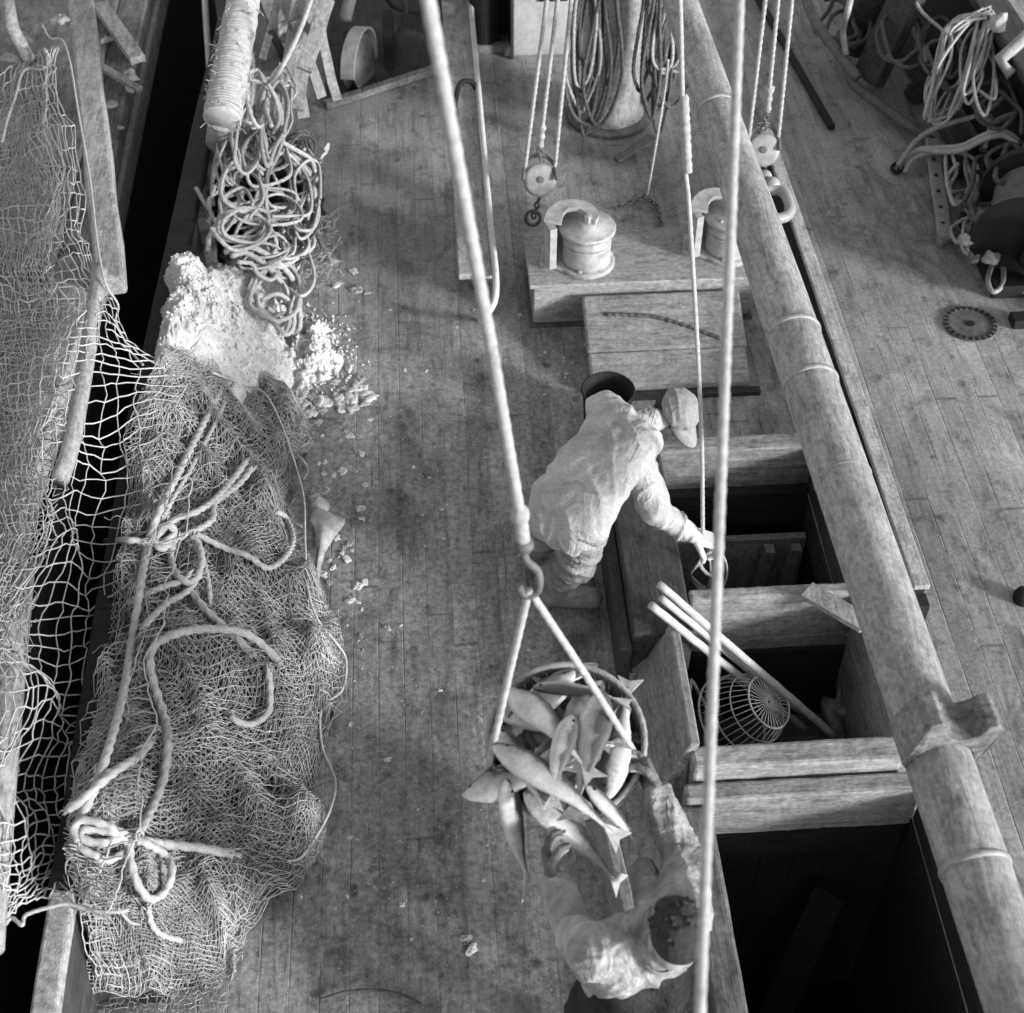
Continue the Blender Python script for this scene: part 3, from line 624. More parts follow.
b.obj('hoops','wicker',bk,smooth=True)
b=MB(); b.lathe([(.001,-.332),(.198,-.332),(.198,-.322),(.001,-.322)],bc,axk,30); b.obj('bottom','wicker',bk)
b=MB(); 
for h,rr in ((0,.0105),(-.020,.009)): b.rope([bc+axk*h+(Xb*math.cos(a)+Yb*math.sin(a))*(RB+.004) for a in np.linspace(0,2*math.pi,40,endpoint=False)],rr,closed=True)
b.obj('rim','wicker',bk,smooth=True)
def fishmesh(L,head,tail,bendv,mat,name,label,fat=1.0,roll=0,group='cod spilling from the hoisted basket'):
    """cod: fat head third, three back fins, slim tail stalk, forked tail fan; head and tail are world points"""
    h=np.asarray(head,float); tl=np.asarray(tail,float); h,tl=h-(tl-h)*.11,tl+(tl-h)*.14; d=nz(tl-h); Lr=np.linalg.norm(tl-h)
    mid=(h+tl)/2+np.asarray(bendv,float)
    P=catmull([h,h*.45+mid*.45+tl*.10,mid*.6+tl*.4,tl],step=Lr/30); n=len(P)
    up0=np.array([0,0,1.]); 
    t=thing(name,mid,label,'fish',group); V=[];BK=[];seg=18; dv=rng.choice([-1,1])
    fv=rng.uniform(.88,1.12); prof=[(0,.10),(.03,.36),(.08,.58),(.16,.84),(.26,1.0*fv),(.40,.98*fv),(.56,.74),(.70,.47),(.82,.26),(.92,.15),(1,.15)]
    for i,p in enumerate(P):
        s_=i/(n-1); r=np.interp(s_,[a for a,_ in prof],[c for _,c in prof])*Lr*.110*fat
        T=nz(P[min(i+1,n-1)]-P[max(i-1,0)]); sd=nz(np.cross(T,up0)); u=np.cross(sd,T)
        cr,sr=math.cos(roll),math.sin(roll); sd,u=sd*cr+u*sr,u*cr-sd*sr
        for k in range(seg):
            a=2*math.pi*k/seg; V.append(p+sd*r*1.08*math.cos(a)+u*r*.60*math.sin(a)); BK.append(min(max(.5+.62*dv*math.cos(a),0),1)*.8)
        if i==int(n*.12): eye=(p+sd*0+u*r*.62,p,sd,u,r,T)
        fr=(p,sd,u,T)
    b=MB(); b.add(V,[(i*seg+k,i*seg+(k+1)%seg,(i+1)*seg+(k+1)%seg,(i+1)*seg+k) for i in range(n-1) for k in range(seg)]+[tuple(range(seg-1,-1,-1)),tuple((n-1)*seg+k for k in range(seg))]); bd_=b.obj('body','cod',t,smooth=True); at_=bd_.data.attributes.new('back','FLOAT','POINT'); at_.data.foreach_set('value',[float(q) for q in BK])
    p,sd,u,T=fr; w_=Lr*.115
    b=MB(); b.hexa([p-T*.03-sd*w_*.13-u*.003,p+T*w_*.95-sd*w_*.95-u*.003,p+T*w_*.62-u*.003,p-T*.03+sd*w_*.13-u*.003],[p-T*.03-sd*w_*.13+u*.004,p+T*w_*.95-sd*w_*.95+u*.001,p+T*w_*.62+u*.002,p-T*.03+sd*w_*.13+u*.004])
    b.hexa([p-T*.03-sd*w_*.13-u*.0031,p+T*w_*.62-u*.003,p+T*w_*.95+sd*w_*.95-u*.003,p-T*.03+sd*w_*.13-u*.0031],[p-T*.03-sd*w_*.13+u*.0041,p+T*w_*.62+u*.002,p+T*w_*.95+sd*w_*.95+u*.001,p-T*.03+sd*w_*.13+u*.0041]); b.obj('tail_fin',mat,t)
    for f0,f1,sg in ((.30,.46,1),(.50,.66,1),(.70,.84,1),(.50,.66,-1),(.70,.84,-1)):
        i0=int(f0*(n-1)); i1=int(f1*(n-1)); r0=np.interp(f0,[a for a,_ in prof],[c for _,c in prof])*Lr*.110*fat
        r1=np.interp(f1,[a for a,_ in prof],[c for _,c in prof])*Lr*.110*fat
        a0=P[i0]+sd*sg*r0*.93; a1=P[i1]+sd*sg*r1*.93; a2=a0*.35+a1*.65+sd*sg*Lr*.022
        b=MB(); b.add([a0-u*.002,a1-u*.002,a2-u*.001,a0+u*.002,a1+u*.002,a2+u*.001],[(0,1,2),(5,4,3),(0,3,4,1),(1,4,5,2),(2,5,3,0)]); b.obj('fin',mat,t)
    e,pp,sd2,u2,r,T2=eye; b=MB(); b.ell(pp+u2*r*.50+sd2*r*.30*dv,(.0065,.0065,.005)); b.obj('eye','black',t,smooth=True)
    return t
fl=[((503,752,1.45),(598,822,1.40),(0,0,.06),'fish','long cod lying diagonally over the near rim of the basket',1.0,.2),
    ((532,800,1.33),(604,868,1.12),(0,0,.04),'fish','cod sliding off the near side of the basket, tail down to the right',1.1,0),
    ((590,790,1.36),(632,838,1.22),(0,0,.03),'fish','small cod with tail sticking out right of the near basket rim',.95,.1),
    ((600,700,1.47),(578,795,1.44),(.01,0,.04),'fishdark','upright lying cod right of the basket middle, head away',1.05,-.2),
    ((508,788,1.35),(526,868,1.08),(-.02,0,.03),'fish','cod hanging head up from the left of the near rim, tail straight down',1.0,.3),
    ((472,793,1.29),(560,770,1.36),(0,0,.03),'fish','bright cod head pushing out at the left end of the rim',1.25,.1),
    ((515,695,1.42),(578,760,1.47),(0,0,.05),'fishdark','dark backed cod on the left of the heap pointing to the middle',1.1,.3),
    ((540,688,1.41),(612,700,1.42),(0,0,.04),'fish','pale bellied cod lying crosswise at the far side of the heap',1.0,.4),
    ((590,668,1.38),(520,702,1.38),(0,0,.03),'fishdark','cod at the very far rim of the basket',1.0,-.3),
    ((572,722,1.49),(556,790,1.46),(-.02,0,.03),'fish','short pale cod on top of the heap middle',1.15,.1),
    ((608,790,1.33),(626,700,1.38),(0,0,.03),'fish','cod along the right inner wall, bright head near',1.1,0),
    ((500,735,1.37),(540,800,1.38),(0,0,.04),'fish','cod along the left inner wall of the basket',1.1,0),
    ((625,740,1.33),(575,690,1.36),(0,0,.02),'fishdark','half buried cod against the right inner wall',1.0,0),
    ((505,715,1.33),(590,740,1.40),(0,0,.03),'fish','half buried cod crossing under the heap',1.1,.5),
    ((540,765,1.38),(610,745,1.40),(0,0,.04),'fishdark','dark cod crosswise in the middle of the heap',1.1,0),
    ((560,830,1.22),(515,775,1.30),(0,0,.03),'fish','cod hanging nose down over the near rim, between two tails',1.0,0)]
fx=np.random.default_rng(5)
wh=['far left','far side','far right','right wall','near right','middle','near left','left wall','deep middle','far middle','near middle','upper left','upper right','lower left']
for i in range(14):
    a=2*math.pi*i/14; rr=.05+.09*(i%2); ctr=bc+(Xb*math.cos(a)+Yb*math.sin(a))*rr+axk*(-.07+.035*(i%3)); dd=nz(Xb*math.cos(a*2.3+i)+Yb*math.sin(a*2.3+i))
    fishmesh(0,ctr-dd*.16,ctr+dd*.13,(0,0,.05),'fishdark' if i%3==0 else 'fish','cod','cod packed in the basket heap, at the '+wh[i]+' under the others',1.15,fx.uniform(-.6,.6))
for h,t_,bv,mt_,lab,fat,ro in fl: fishmesh(0,W(*h),W(*t_),bv,mt_,'cod',lab,fat,ro)
# ------------------------------------------------------------------ people
def remesh(b,name,mat,parent,vox=.012,smooth=2,wr=0,wf=14,label=None,fold=None):
    o=b.obj(name,mat,parent,smooth=True)
    md=o.modifiers.new('r','REMESH'); md.mode='VOXEL'; md.voxel_size=vox; md.use_smooth_shade=True
    if smooth: s2=o.modifiers.new('s','SMOOTH'); s2.factor=.6; s2.iterations=smooth
    dg=bpy.context.evaluated_depsgraph_get(); me=bpy.data.meshes.new_from_object(o.evaluated_get(dg)); o.modifiers.clear(); old=o.data; o.data=me; bpy.data.meshes.remove(old)
    me.name=name
    if wr:
        loc=np.array(world_loc(o))
        co=np.empty(len(me.vertices)*3); me.vertices.foreach_get('co',co); co=co.reshape(-1,3)
        no=np.empty(len(me.vertices)*3); me.vertex_normals.foreach_get('vector',no); no=no.reshape(-1,3)
        fd=np.array([1.,.35,.5]) if fold is None else np.array(fold)
        for i in range(len(co)):
            p=co[i]; w_=noise.noise_vector(Vector(p*5))*.05; q_=p+np.array(w_); a=noise.noise(Vector(q_*wf*fd)); c_=noise.noise(Vector(q_*wf*2.1*fd[[1,0,2]]+7)); d_=noise.noise(Vector(p*wf*.4+3))
            co[i]+=no[i]*wr*(1.5*max(0,1-3.2*abs(a))**1.4+.8*max(0,1-3*abs(c_))**1.3+.7*d_-.15)
        me.vertices.foreach_set('co',co.ravel()); me.update()
    me.polygons.foreach_set('use_smooth',[True]*len(me.polygons))
    if label:o['label']=label
    return o
def hand(b,wrist,dirv,palmn,curl=.9,size=1.0,side=1):
    """palm and five separate bent fingers added to mesh b"""
    d=nz(dirv); n=nz(np.asarray(palmn,float)-d*np.dot(palmn,d)); s_=np.cross(d,n)*side; w0=np.asarray(wrist,float)
    for k in range(5): b.cap(w0+s_*(-.03+.015*k)*size+d*.012,w0+s_*(-.033+.0165*k)*size+d*.085*size,.017*size,.015*size)
    for k,(L,off) in enumerate(((.066,-.034),(.076,-.011),(.071,.012),(.056,.034))):
        p=w0+d*.088*size+s_*off*size; a=0
        for j,(fr,r) in enumerate(((.45,.0100),(.32,.0092),(.26,.0084))):
            a+=curl*(.75 if j==0 else .95); q=p+(d*math.cos(a)+n*math.sin(a)+s_*off*.8)*L*fr*size*1.15; b.cap(p,q,r*size,r*size*.93); p=q
    p=w0+d*.022*size-s_*.034*size; q=p+(d*.55-s_*.55+n*.45)*.045*size; r_=q+(d*.7+n*.75+s_*.1)*.035*size; e=r_+(d*.3+n*.9+s_*.3)*.026*size
    b.cap(p,q,.015*size,.0125*size); b.cap(q,r_,.0118*size,.0105*size); b.cap(r_,e,.0102*size,.009*size)
def headmesh(b,c,face,up,s=1.0):
    f_=nz(face); u=nz(np.asarray(up,float)-f_*np.dot(up,f_)); r=np.cross(f_,u); Rm=np.stack([r,f_,u],1); c=np.asarray(c,float)
    L=lambda x,y,z: c+Rm@(np.array([x,y,z])*s)
    b.ell(L(0,-.012,.028),(.077*s,.095*s,.088*s),Rm); b.ell(L(0,.022,-.045),(.058*s,.062*s,.070*s),Rm)
    b.ell(L(0,.052,-.088),(.026*s,.022*s,.020*s),Rm); b.cap(L(0,.078,.012),L(0,.102,-.030),.010*s,.015*s)
    b.ell(L(-.014,.092,-.032),(.010*s,.010*s,.008*s),Rm); b.ell(L(.014,.092,-.032),(.010*s,.010*s,.008*s),Rm)
    b.cap(L(-.034,.076,.030),L(.034,.076,.030),.013*s,.013*s); b.cap(L(-.022,.074,-.058),L(.022,.074,-.058),.009*s,.009*s)
    b.cap(L(-.018,.073,-.070),L(.018,.073,-.070),.009*s,.009*s)
    for sg in (-1,1): b.ell(L(sg*.079,-.008,-.010),(.010*s,.019*s,.033*s),Rm); b.ell(L(sg*.040,.060,-.028),(.022*s,.020*s,.020*s),Rm)
    return L,Rm
def facebits(L,Rm,parent,s=1):
    for sg in (-1,1):
        b=MB(); b.ell(L(sg*.031,.079,.010),(.012*s,.008*s,.007*s),Rm); b.obj('eye','white',parent,smooth=True)
# ---- stooping man
p1=thing('person',W(562,590,0),'man in pale jacket and cap stooping over the far hatch, holding a line','person')
pel=W(570,506,.84); che=W(622,440,.90); neck=W(648,422,.89); hd=W(675,416,.88)
shR=W(636,458,.86); shL=W(606,410,.92); elR=W(656,510,.66); wrR=W(690,534,.52); elL=W(618,438,.66); wrL=W(606,478,.50)
hipA=W(584,528,.78); knA=W(578,562,.46); anA=W(558,588,.10); hipB=W(556,503,.80); knB=W(545,528,.46); anB=W(538,556,.10)
b=MB(); b.cap(pel,(pel+che)/2,.11,.105); b.cap((pel+che)/2,che,.105,.115); b.cap(shR,shL,.05,.05); b.cap(che,neck,.07,.055); b.cap(neck,hd,.052,.055)
face=nz(np.array([.30,-.80,-.45])); upv=nz(np.array([.42,-.02,.85]))
L1,Rm1=headmesh(b,hd,face,upv,.93)
for s_,e_,w_ in ((shR,elR,wrR),(shL,elL,wrL)): b.cap(s_,e_,.048,.040); b.cap(e_,w_,.038,.028)
for h_,k_,a_ in ((hipA,knA,anA),(hipB,knB,anB)): b.cap(h_,k_,.080,.055); b.cap(k_,a_,.052,.04)
hand(b,wrR,nz(hand1-wrR),np.array([.2,-.2,-.7]),.95,.98,1); hand(b,wrL,np.array([-.3,-.4,-.6]),np.array([.2,.2,-1.]),.6,.98,-1)
for a_ in (anA,anB): b.cap(a_-(0,0,.02),a_+(.17,-.02,-.045),.045,.038)
body1=remesh(b,'body','skin',p1,.0065,1); facebits(L1,Rm1,p1)
b=MB(); mid=(pel+che)/2; ax1=nz(che-pel)
rt=nz(np.cross(ax1,(0,0,1)))
for k in (-1,0,1):
    b.cap(pel+rt*k*.06-(0,0,.03),mid+rt*k*.055+(0,0,.02),.118,.122); b.cap(mid+rt*k*.055+(0,0,.02),che+rt*k*.06,.122,.120)
    b.cap(pel+rt*k*.065-ax1*.035-(0,0,.07),pel+rt*k*.065,.112,.118)
b.cap(shR,shL,.080,.080); b.cap(che,neck,.095,.066)
b.cap(hipA+(0,0,.02),mid+rt*.045,.105,.11)
for s_,e_,w_ in ((shR,elR,wrR),(shL,elL,wrL)): b.cap(s_,e_,.086,.068); b.cap(e_,w_+(e_-w_)*.12,.066,.050); b.cap(s_,(s_+che)/2,.086,.11)
jk=remesh(b,'jacket','oilskin',p1,.008,2,.009,9,'pale oilskin jacket, creased at the arm and flank')
b=MB(); b.lathe([(.070,-.01),(.080,.03),(.075,.036),(.066,-.005)],neck-nz(hd-neck)*.02,nz(hd-neck),24); remesh(b,'collar','oilskin',jk,.006,1)
b=MB()
for h_,k_,a_ in ((hipA,knA,anA),(hipB,knB,anB)): b.cap(h_,k_,.098,.085); b.cap(k_,a_+(0,0,.10),.084,.074)
b.cap(hipA,hipB,.095,.095); remesh(b,'trousers','trouser',p1,.010,2,.011,10,fold=(.4,.4,1.4))
for a_,d_ in ((anA,np.array([.17,-.03,0])),(anB,np.array([.16,.0,0]))):
    b=MB(); f0=np.array([a_[0],a_[1],.05]); b.cap(f0,a_+(0,0,.12),.056,.066); b.cap(f0-(0.03,0,0),f0+d_,.052,.046); b.cap(f0-(0.03,0,.012),f0+d_-(0,0,.01),.050,.046); remesh(b,'boot','boot',p1,.008,2,.002,10)
b=MB(); hand(b,wrR,nz(hand1-wrR),np.array([.2,-.2,-.7]),.95,1.22,1); b.cap(wrR-nz(hand1-wrR)*.06,wrR+nz(hand1-wrR)*.02,.040,.038); remesh(b,'glove','glove',p1,.0045,1)
b=MB(); hand(b,wrL,np.array([-.3,-.4,-.6]),np.array([.2,.2,-1.]),.6,1.12,-1); b.cap(wrL+np.array([.3,.4,.6])*.05,wrL,.037,.034); remesh(b,'glove','glove',p1,.0045,1)
b=MB(); b.ell(L1(0,-.026,.012),(.087,.097,.088),Rm1); b.ell(L1(0,-.06,-.03),(.062,.045,.05),Rm1); remesh(b,'hair','hair',p1,.006,1,.004,40)
cp=MB(); cp.ell(L1(0,-.012,.058),(.090,.106,.066),Rm1); cp.lathe([(.097,-.0),(.102,.012),(.100,.030),(.090,.034)],L1(0,-.010,.028),Rm1[:,2],30)
cap_=remesh(cp,'cap','cap',p1,.006,2,.004,16)
n_=17; V=[]
for k,dz in enumerate((0,.006)):
    for i in range(n_):
        a=math.pi*(.08+.84*i/16); V.append(L1(math.cos(a)*.088,math.sin(a)*.088,.040+dz)); V.append(L1(math.cos(a)*.082,.035+math.sin(a)*.150,.022+dz-.012*math.cos(a)**2))
Fc=[]
for i in range(n_-1):
    q=2*i; Fc+= [(q,q+1,q+3,q+2),(2*n_+q+2,2*n_+q+3,2*n_+q+1,2*n_+q),(q+1,2*n_+q+1,2*n_+q+3,q+3)]
cp=MB(); cp.add(V,Fc); cp.obj('cap_peak','cap',cap_,smooth=True)
# ---- man with the basket
p2=thing('person',(.38,1.85,0),'bareheaded dark haired man in grey jacket reaching up to steady the fish basket','person')
hd=W(676,938,1.46); neck=W(660,948,1.36); che=W(640,948,1.25); pel=W(628,992,.88)
shL=W(594,956,1.31); elL=W(574,932,1.14); wrL=W(555,884,1.23); shR=W(684,916,1.32); elR=W(684,856,1.20); wrR=W(655,792,1.28)
rL=nz(shR-shL)
hL=pel-rL*.09-(0,0,.03); hR=pel+rL*.09-(0,0,.03); knL=hL+np.array([-.03,.06,-.42]); knR=hR+np.array([.02,.05,-.42])
anL=np.array([knL[0]-.02,knL[1]-.06,.09]); anR=np.array([knR[0]+.02,knR[1]-.06,.09])
b=MB(); b.cap(pel,(pel+che)/2,.10,.10); b.cap((pel+che)/2,che,.10,.11); b.cap(shR,shL,.05,.05); b.cap(che,neck,.07,.055); b.cap(neck,hd,.052,.055)
L2,Rm2=headmesh(b,hd,nz(np.array([-.10,.80,-.60])),nz(np.array([.12,.45,.85])),.96)
for s_,e_,w_ in ((shR,elR,wrR),(shL,elL,wrL)): b.cap(s_,e_,.046,.038); b.cap(e_,w_,.036,.027)
for h_,k_,a_ in ((hL,knL,anL),(hR,knR,anR)): b.cap(h_,k_,.080,.058); b.cap(k_,a_,.052,.04); b.cap(a_-(0,.02,.03),a_+(0,.16,-.05),.045,.036)
dL=nz(W(547,848,1.24)-wrL); dR=nz(W(638,755,1.30)-wrR)
hand(b,wrL,dL,np.array([.5,.5,.2]),.55,1.0,1); hand(b,wrR,dR,np.array([-.6,.1,.1]),.6,1.0,-1)
remesh(b,'body','skin',p2,.0065,1); facebits(L2,Rm2,p2)
b=MB(); mid=pel*.30+che*.70
for k in (-1,0,1): b.cap(mid+rL*k*.075,che+rL*k*.075,.110,.112)
b.cap(shR,shL,.082,.082); b.cap(che,neck,.095,.066)
b.cap(W(654,900,1.20),W(643,872,1.14),.056,.044); b.cap(W(662,925,1.24),W(654,900,1.20),.075,.06)
for s_,e_,w_ in ((shR,elR,wrR),(shL,elL,wrL)): b.cap(s_,e_,.080,.066); b.cap(e_,w_+(e_-w_)*.1,.066,.053); b.cap(s_,(s_+che)/2,.082,.105)
jk=remesh(b,'jacket','shirt',p2,.008,3,.0065,10,'grey work jacket with rucked sleeves')
b=MB(); b.lathe([(.068,-.01),(.078,.03),(.072,.036),(.064,-.005)],neck-nz(hd-neck)*.035,nz(hd-neck),24); remesh(b,'collar','shirt',jk,.006,1)
b=MB()
for h_,k_,a_ in ((hL,knL,anL),(hR,knR,anR)): b.cap(h_,k_,.115,.09); b.cap(k_,a_+(0,0,.12),.088,.078)
b.cap(hL,hR,.118,.118); b.cap(pel-rL*.05,mid-rL*.05-(0,.035,.04),.128,.122); b.cap(pel+rL*.05,mid+rL*.05-(0,.035,.04),.128,.122); remesh(b,'dungarees','dungaree',p2,.012,2,.008,11,fold=(.4,.4,1.2))
for a_ in (anL,anR):
    b=MB(); f0=np.array([a_[0],a_[1],.05]); b.cap(f0,a_+(0,0,.2),.056,.07); b.cap(f0-(0,.03,0),f0+(0,.17,0),.052,.046); remesh(b,'boot','boot',p2,.008,2,.002,10)
b=MB(); hand(b,wrL,dL,np.array([.5,.5,.2]),.55,1.12,1); b.cap(wrL-dL*.03,wrL+dL*.02,.032,.034); remesh(b,'glove','glovedark',p2,.0045,1,.0015,60)
b=MB(); hand(b,wrR,dR,np.array([-.6,.1,.1]),.6,1.12,-1); b.cap(wrR-dR*.03,wrR+dR*.02,.032,.034); remesh(b,'glove','glovedark',p2,.0045,1,.0015,60)
b=MB(); b.ell(L2(0,-.026,.030),(.086,.095,.092),Rm2); b.ell(L2(0,.035,.080),(.064,.048,.038),Rm2)
hr=np.random.default_rng(12)
for k in range(260):
    a=hr.uniform(0,2*math.pi); e=hr.uniform(.05,1.5); p=L2(.083*math.cos(a)*math.cos(e),-.024+.092*math.sin(a)*math.cos(e),.030+.088*math.sin(e)); q_=p+nz(hr.normal(size=3)*.7+[-.1,.5,.1])*hr.uniform(.012,.022); b.cap(p,q_,.009,.005,6)
remesh(b,'hair','hair',p2,.0035,0)
# tub behind the stooping man
tb=thing('iron_tub',W(605,408,0),'dark round tub standing on deck behind the stooping man','tub')
c=W(606,425,0)
b=MB(); b.lathe([(.12,0),(.135,.24),(.141,.245),(.141,.255),(.130,.255),(.117,.02),(.001,.02)],c,seg=36); b.obj('side','black',tb,smooth=True)
b=MB(); b.tube([c+np.array([.138*math.cos(a),.138*math.sin(a),.256]) for a in np.linspace(0,2*math.pi,36,endpoint=False)],.007,6,closed=True); b.obj('rim','black',tb,smooth=True)
# ------------------------------------------------------------------ our bulwark on the left
bu=thing('bulwark',(-1.47,5,0),'low left bulwark with frosty rail cap, mostly buried under net and ice','bulwark')
b=MB(); b.beam((-1.485,-1,.56),(-1.485,2.75,.56),.095,.07,segs=12,wob=.004); b.obj('rail_cap','frost',bu,bevel=.012); b=MB(); b.beam((-1.475,2.753,.56),(-1.475,5.4,.56),.13,.07,segs=8,wob=.003); b.beam((-1.475,5.4,.56),(-1.36,8.2,.56),.13,.07,segs=6,wob=.003); b.beam((-1.36,8.2,.56),(-1.2,12,.56),.13,.07,segs=6,wob=.003); b.obj('rail_cap','hold',bu,bevel=.012)
b=MB(); b.beam((-1.475,-1,.24),(-1.475,5.4,.24),.05,.56,segs=2); b.beam((-1.475,5.4,.24),(-1.36,8.2,.24),.05,.56,segs=2); b.beam((-1.36,8.2,.24),(-1.2,12,.24),.05,.56,segs=2); b.obj('planking','wooddark',bu)
b=MB(); b.beam((-1.50,-3,-.85),(-1.50,5.4,-.85),.05,1.66,segs=2); b.beam((-1.50,5.4,-.85),(-1.39,8.2,-.85),.05,1.66,segs=2); b.beam((-1.39,8.2,-.85),(-1.2,14,-.85),.05,1.66,segs=2); b.obj('hull_side','black',bu)
for y in np.arange(.5,11,1.1):
    x=-1.475 if y<5.4 else -1.475+(y-5.4)*.041
    b=MB(); b.box((x+.028,y,.0),(x+.10,y+.10,.52)); b.obj('timber','wood',bu,bevel=.006)
# ------------------------------------------------------------------ neighbouring boat
nb=thing('neighbouring_boat',(-2.6,6,0),'weathered side deck of the boat lying alongside on the left, hung with net','boat')
def strip(pts_edge,wd,z0,z1,name,mat,side=-1,bev=.01):
    b=MB(); P_=[np.array(q,float) for q in pts_edge]
    for a,c_ in zip(P_[:-1],P_[1:]):
        d=nz(c_-a); s_=np.cross(d,(0,0,1))*side; e1=a+s_*wd; e2=c_+s_*wd
        f=lambda p,z: (p[0],p[1],z)
        b.hexa([f(a,z0),f(c_,z0),f(e2,z0),f(e1,z0)],[f(a,z1),f(c_,z1),f(e2,z1),f(e1,z1)])
    return b.obj(name,mat,nb,bevel=bev)
edge=[(-1.80,-2,0),(-1.83,3.2,0),(-1.87,4.6,0),(-1.76,5.9,0),(-1.73,6.3,0)]
strip(edge,.24,.60,.80,'rail_cap',wood('grey_rail_wood',.24,.46,'Y',.8,.5))
b=MB(); b.box((-4.2,-2,.40),(-1.97,6.3,.62)); b.obj('side_deck',wood('grey_side_deck',.24,.48,'Y',.8,.6),nb)
b=MB(); b.box((-4.2,6.3,.30),(-2.12,13,.50)); b.box((-2.118,6.3,.29),(-1.93,13,.46)); b.obj('side_deck',wood('grey_side_deck_far',.10,.28,'Y',.8,.8),nb,bevel=.01)
b=MB(); b.box((-1.82,-2,-1.7),(-1.76,6.28,.598)); b.box((-2.02,6.3,-1.7),(-1.97,13,.288)); b.obj('hull_side','black',nb)
b=MB(); b.box((-1.968,6.35,.10),(-1.90,13,.30)); b.obj('rubbing_band','wood',nb,bevel=.01)
b=MB(); b.beam(W(75,-60,.80),W(112,288,.84),.155,.12,segs=10,wob=.004); tag(b.obj('square_timber','woodlight',bevel=.02),'long pale squared timber on the neighbouring boat at top left','timber')
b=MB(); b.tube(catmull(Ws([(100,268,.93),(88,350,.93),(72,440,.93),(60,480,.92)]),step=.05),.040,14); tag(b.obj('net_pole','woodlight',smooth=True),'short pale pole under the net beside the black gap','pole')
b=MB(); b.tube(catmull(Ws([(16,575,.79),(5,690,.78),(-10,850,.77),(-18,950,.76)]),step=.05),[.075]*len(catmull(Ws([(16,575,.79),(5,690,.78),(-10,850,.77),(-18,950,.76)]),step=.05)),16); tag(b.obj('net_pole','woodlight',smooth=True),'thick pale pole at the left picture edge under the net','pole')
0 and 0
if 0: b=MB(); b.tube(catmull(Ws([(22,640,.86),(38,560,.90),(45,480,.90),(50,330,.90),(40,180,.88)]),step=.05),.06,14); tag(b.obj('net_roll','netcore',smooth=True),'dark roll of bunched netting lying along the neighbouring rail','net')
b=MB(); b.tube(Ws([(3,-20,1.0),(12,30,.98),(30,62,.75)]),.045,14); tag(b.obj('wooden_post','wood',smooth=True),'short round post in the top left corner','post')
b=MB(); b.beam(W(100,5,.55),W(138,60,.52),.10,.05); b.beam(W(90,60,.53),W(140,90,.52),.05,.03); tag(b.obj('broken_board','woodlight',bevel=.004),'broken pale board on the neighbouring side deck','board')
for i,(px,py,r) in enumerate(((128,78,.05),(133,90,.04),(100,70,.03),(112,105,.035),(120,128,.02),(20,40,.06),(10,60,.05),(60,20,.05),(108,40,.04))):
    tag(lump('ice_scrap',W(px,py,.50 if px>85 else .62),(r*1.2,r,r*.6),'icedirty',20+i,.7,22,18),'grey lump of old ice and rubbish on the neighbouring side deck','ice','lumps on the neighbouring side deck')
b=MB(); b.tube(catmull(Ws([(204,-60,.5),(205,0,.5),(209,60,.52),(212,100,.55)]),step=.04),.022,10); tag(b.obj('boat_pole','ironpale',smooth=True),'thin grey pole standing over the black gap beside the rail','pole')
# ------------------------------------------------------------------ nets
M['patchynet']=rough_mat('stained_net_twine',.16,.62,3.6,.9,.3,.002)
M['heaprope']=rough_mat('pale_laid_rope',.28,.46,40,.9,.5,.004)
M['ice']=rough_mat('crushed_ice_soft',.60,.85,6,.9,.45,.012,.3,9)
M['slush']=rough_mat('dirty_slush',.05,.20,18,.7,.9,.012)
M['nettwine']=rough_mat('pale_net_twine',.36,.55,8,.9,.3,.002)

def net(name,ctrl,nu,nv,r,mat,label,jit=.18,bulge=None,miss=.0,diag=False,seed=0,shear=0,zoff=0,top=True,parent=None,cat='net',crump=.7):
    """net of thin twine: a lattice laid over a control grid of places, every knot shifted a little"""
    rg=np.random.default_rng(seed); C=np.asarray(ctrl,float); a,bn=C.shape[:2]
    rows=np.array([catpar(C[i],np.linspace(0,bn-1,nu+1)) for i in range(a)])
    G=np.array([catpar(rows[:,j],np.linspace(0,a-1,nv+1)) for j in range(nu+1)]).transpose(1,0,2)   # nv+1, nu+1
    cell=np.linalg.norm(G[1:,:-1]-G[:-1,:-1],axis=2).mean()
    lat=G.copy()
    for i in range(nv+1):
        for j in range(nu+1):
            p=G[i,j]; q=Vector(p*2.6+seed); s_=noise.noise_vector(q)*cell*1.5; q2=noise.noise_vector(Vector(p*9+seed*3))*cell*crump
            lat[i,j]=p+np.array(s_)*[1,1,.5]+np.array(q2)*[1,1,.4]+rg.normal(size=3)*cell*jit*[1,1,.5]
            if bulge is not None: lat[i,j,2]+=bulge(lat[i,j])
            lat[i,j,2]+=zoff
    b=MB()
    def strand(P_):
        if len(P_)>1: b.tube(P_,r,3,cap=False)
    def run(seq):
        cur=[seq[0]]
        for k in range(1,len(seq)):
            if rg.random()<miss: strand(cur); cur=[seq[k]]; continue
            m=(seq[k]+seq[k-1])/2+rg.normal(size=3)*cell*.06; cur.append(m); cur.append(seq[k])
        strand(cur)
    if diag:
        for s0 in range(-nv,nu+1):
            q=[lat[i,s0+i] for i in range(nv+1) if 0<=s0+i<=nu]
            if len(q)>1: run(q)
        for s0 in range(0,nu+nv+1):
            q=[lat[i,s0-i] for i in range(nv+1) if 0<=s0-i<=nu]
            if len(q)>1: run(q)
    else:
        for i in range(nv+1): run(list(lat[i]))
        for j in range(nu+1): run(list(lat[:,j]))
    o=b.obj(name,mat,parent,smooth=True)
    return tag(o,label,cat) if top else o
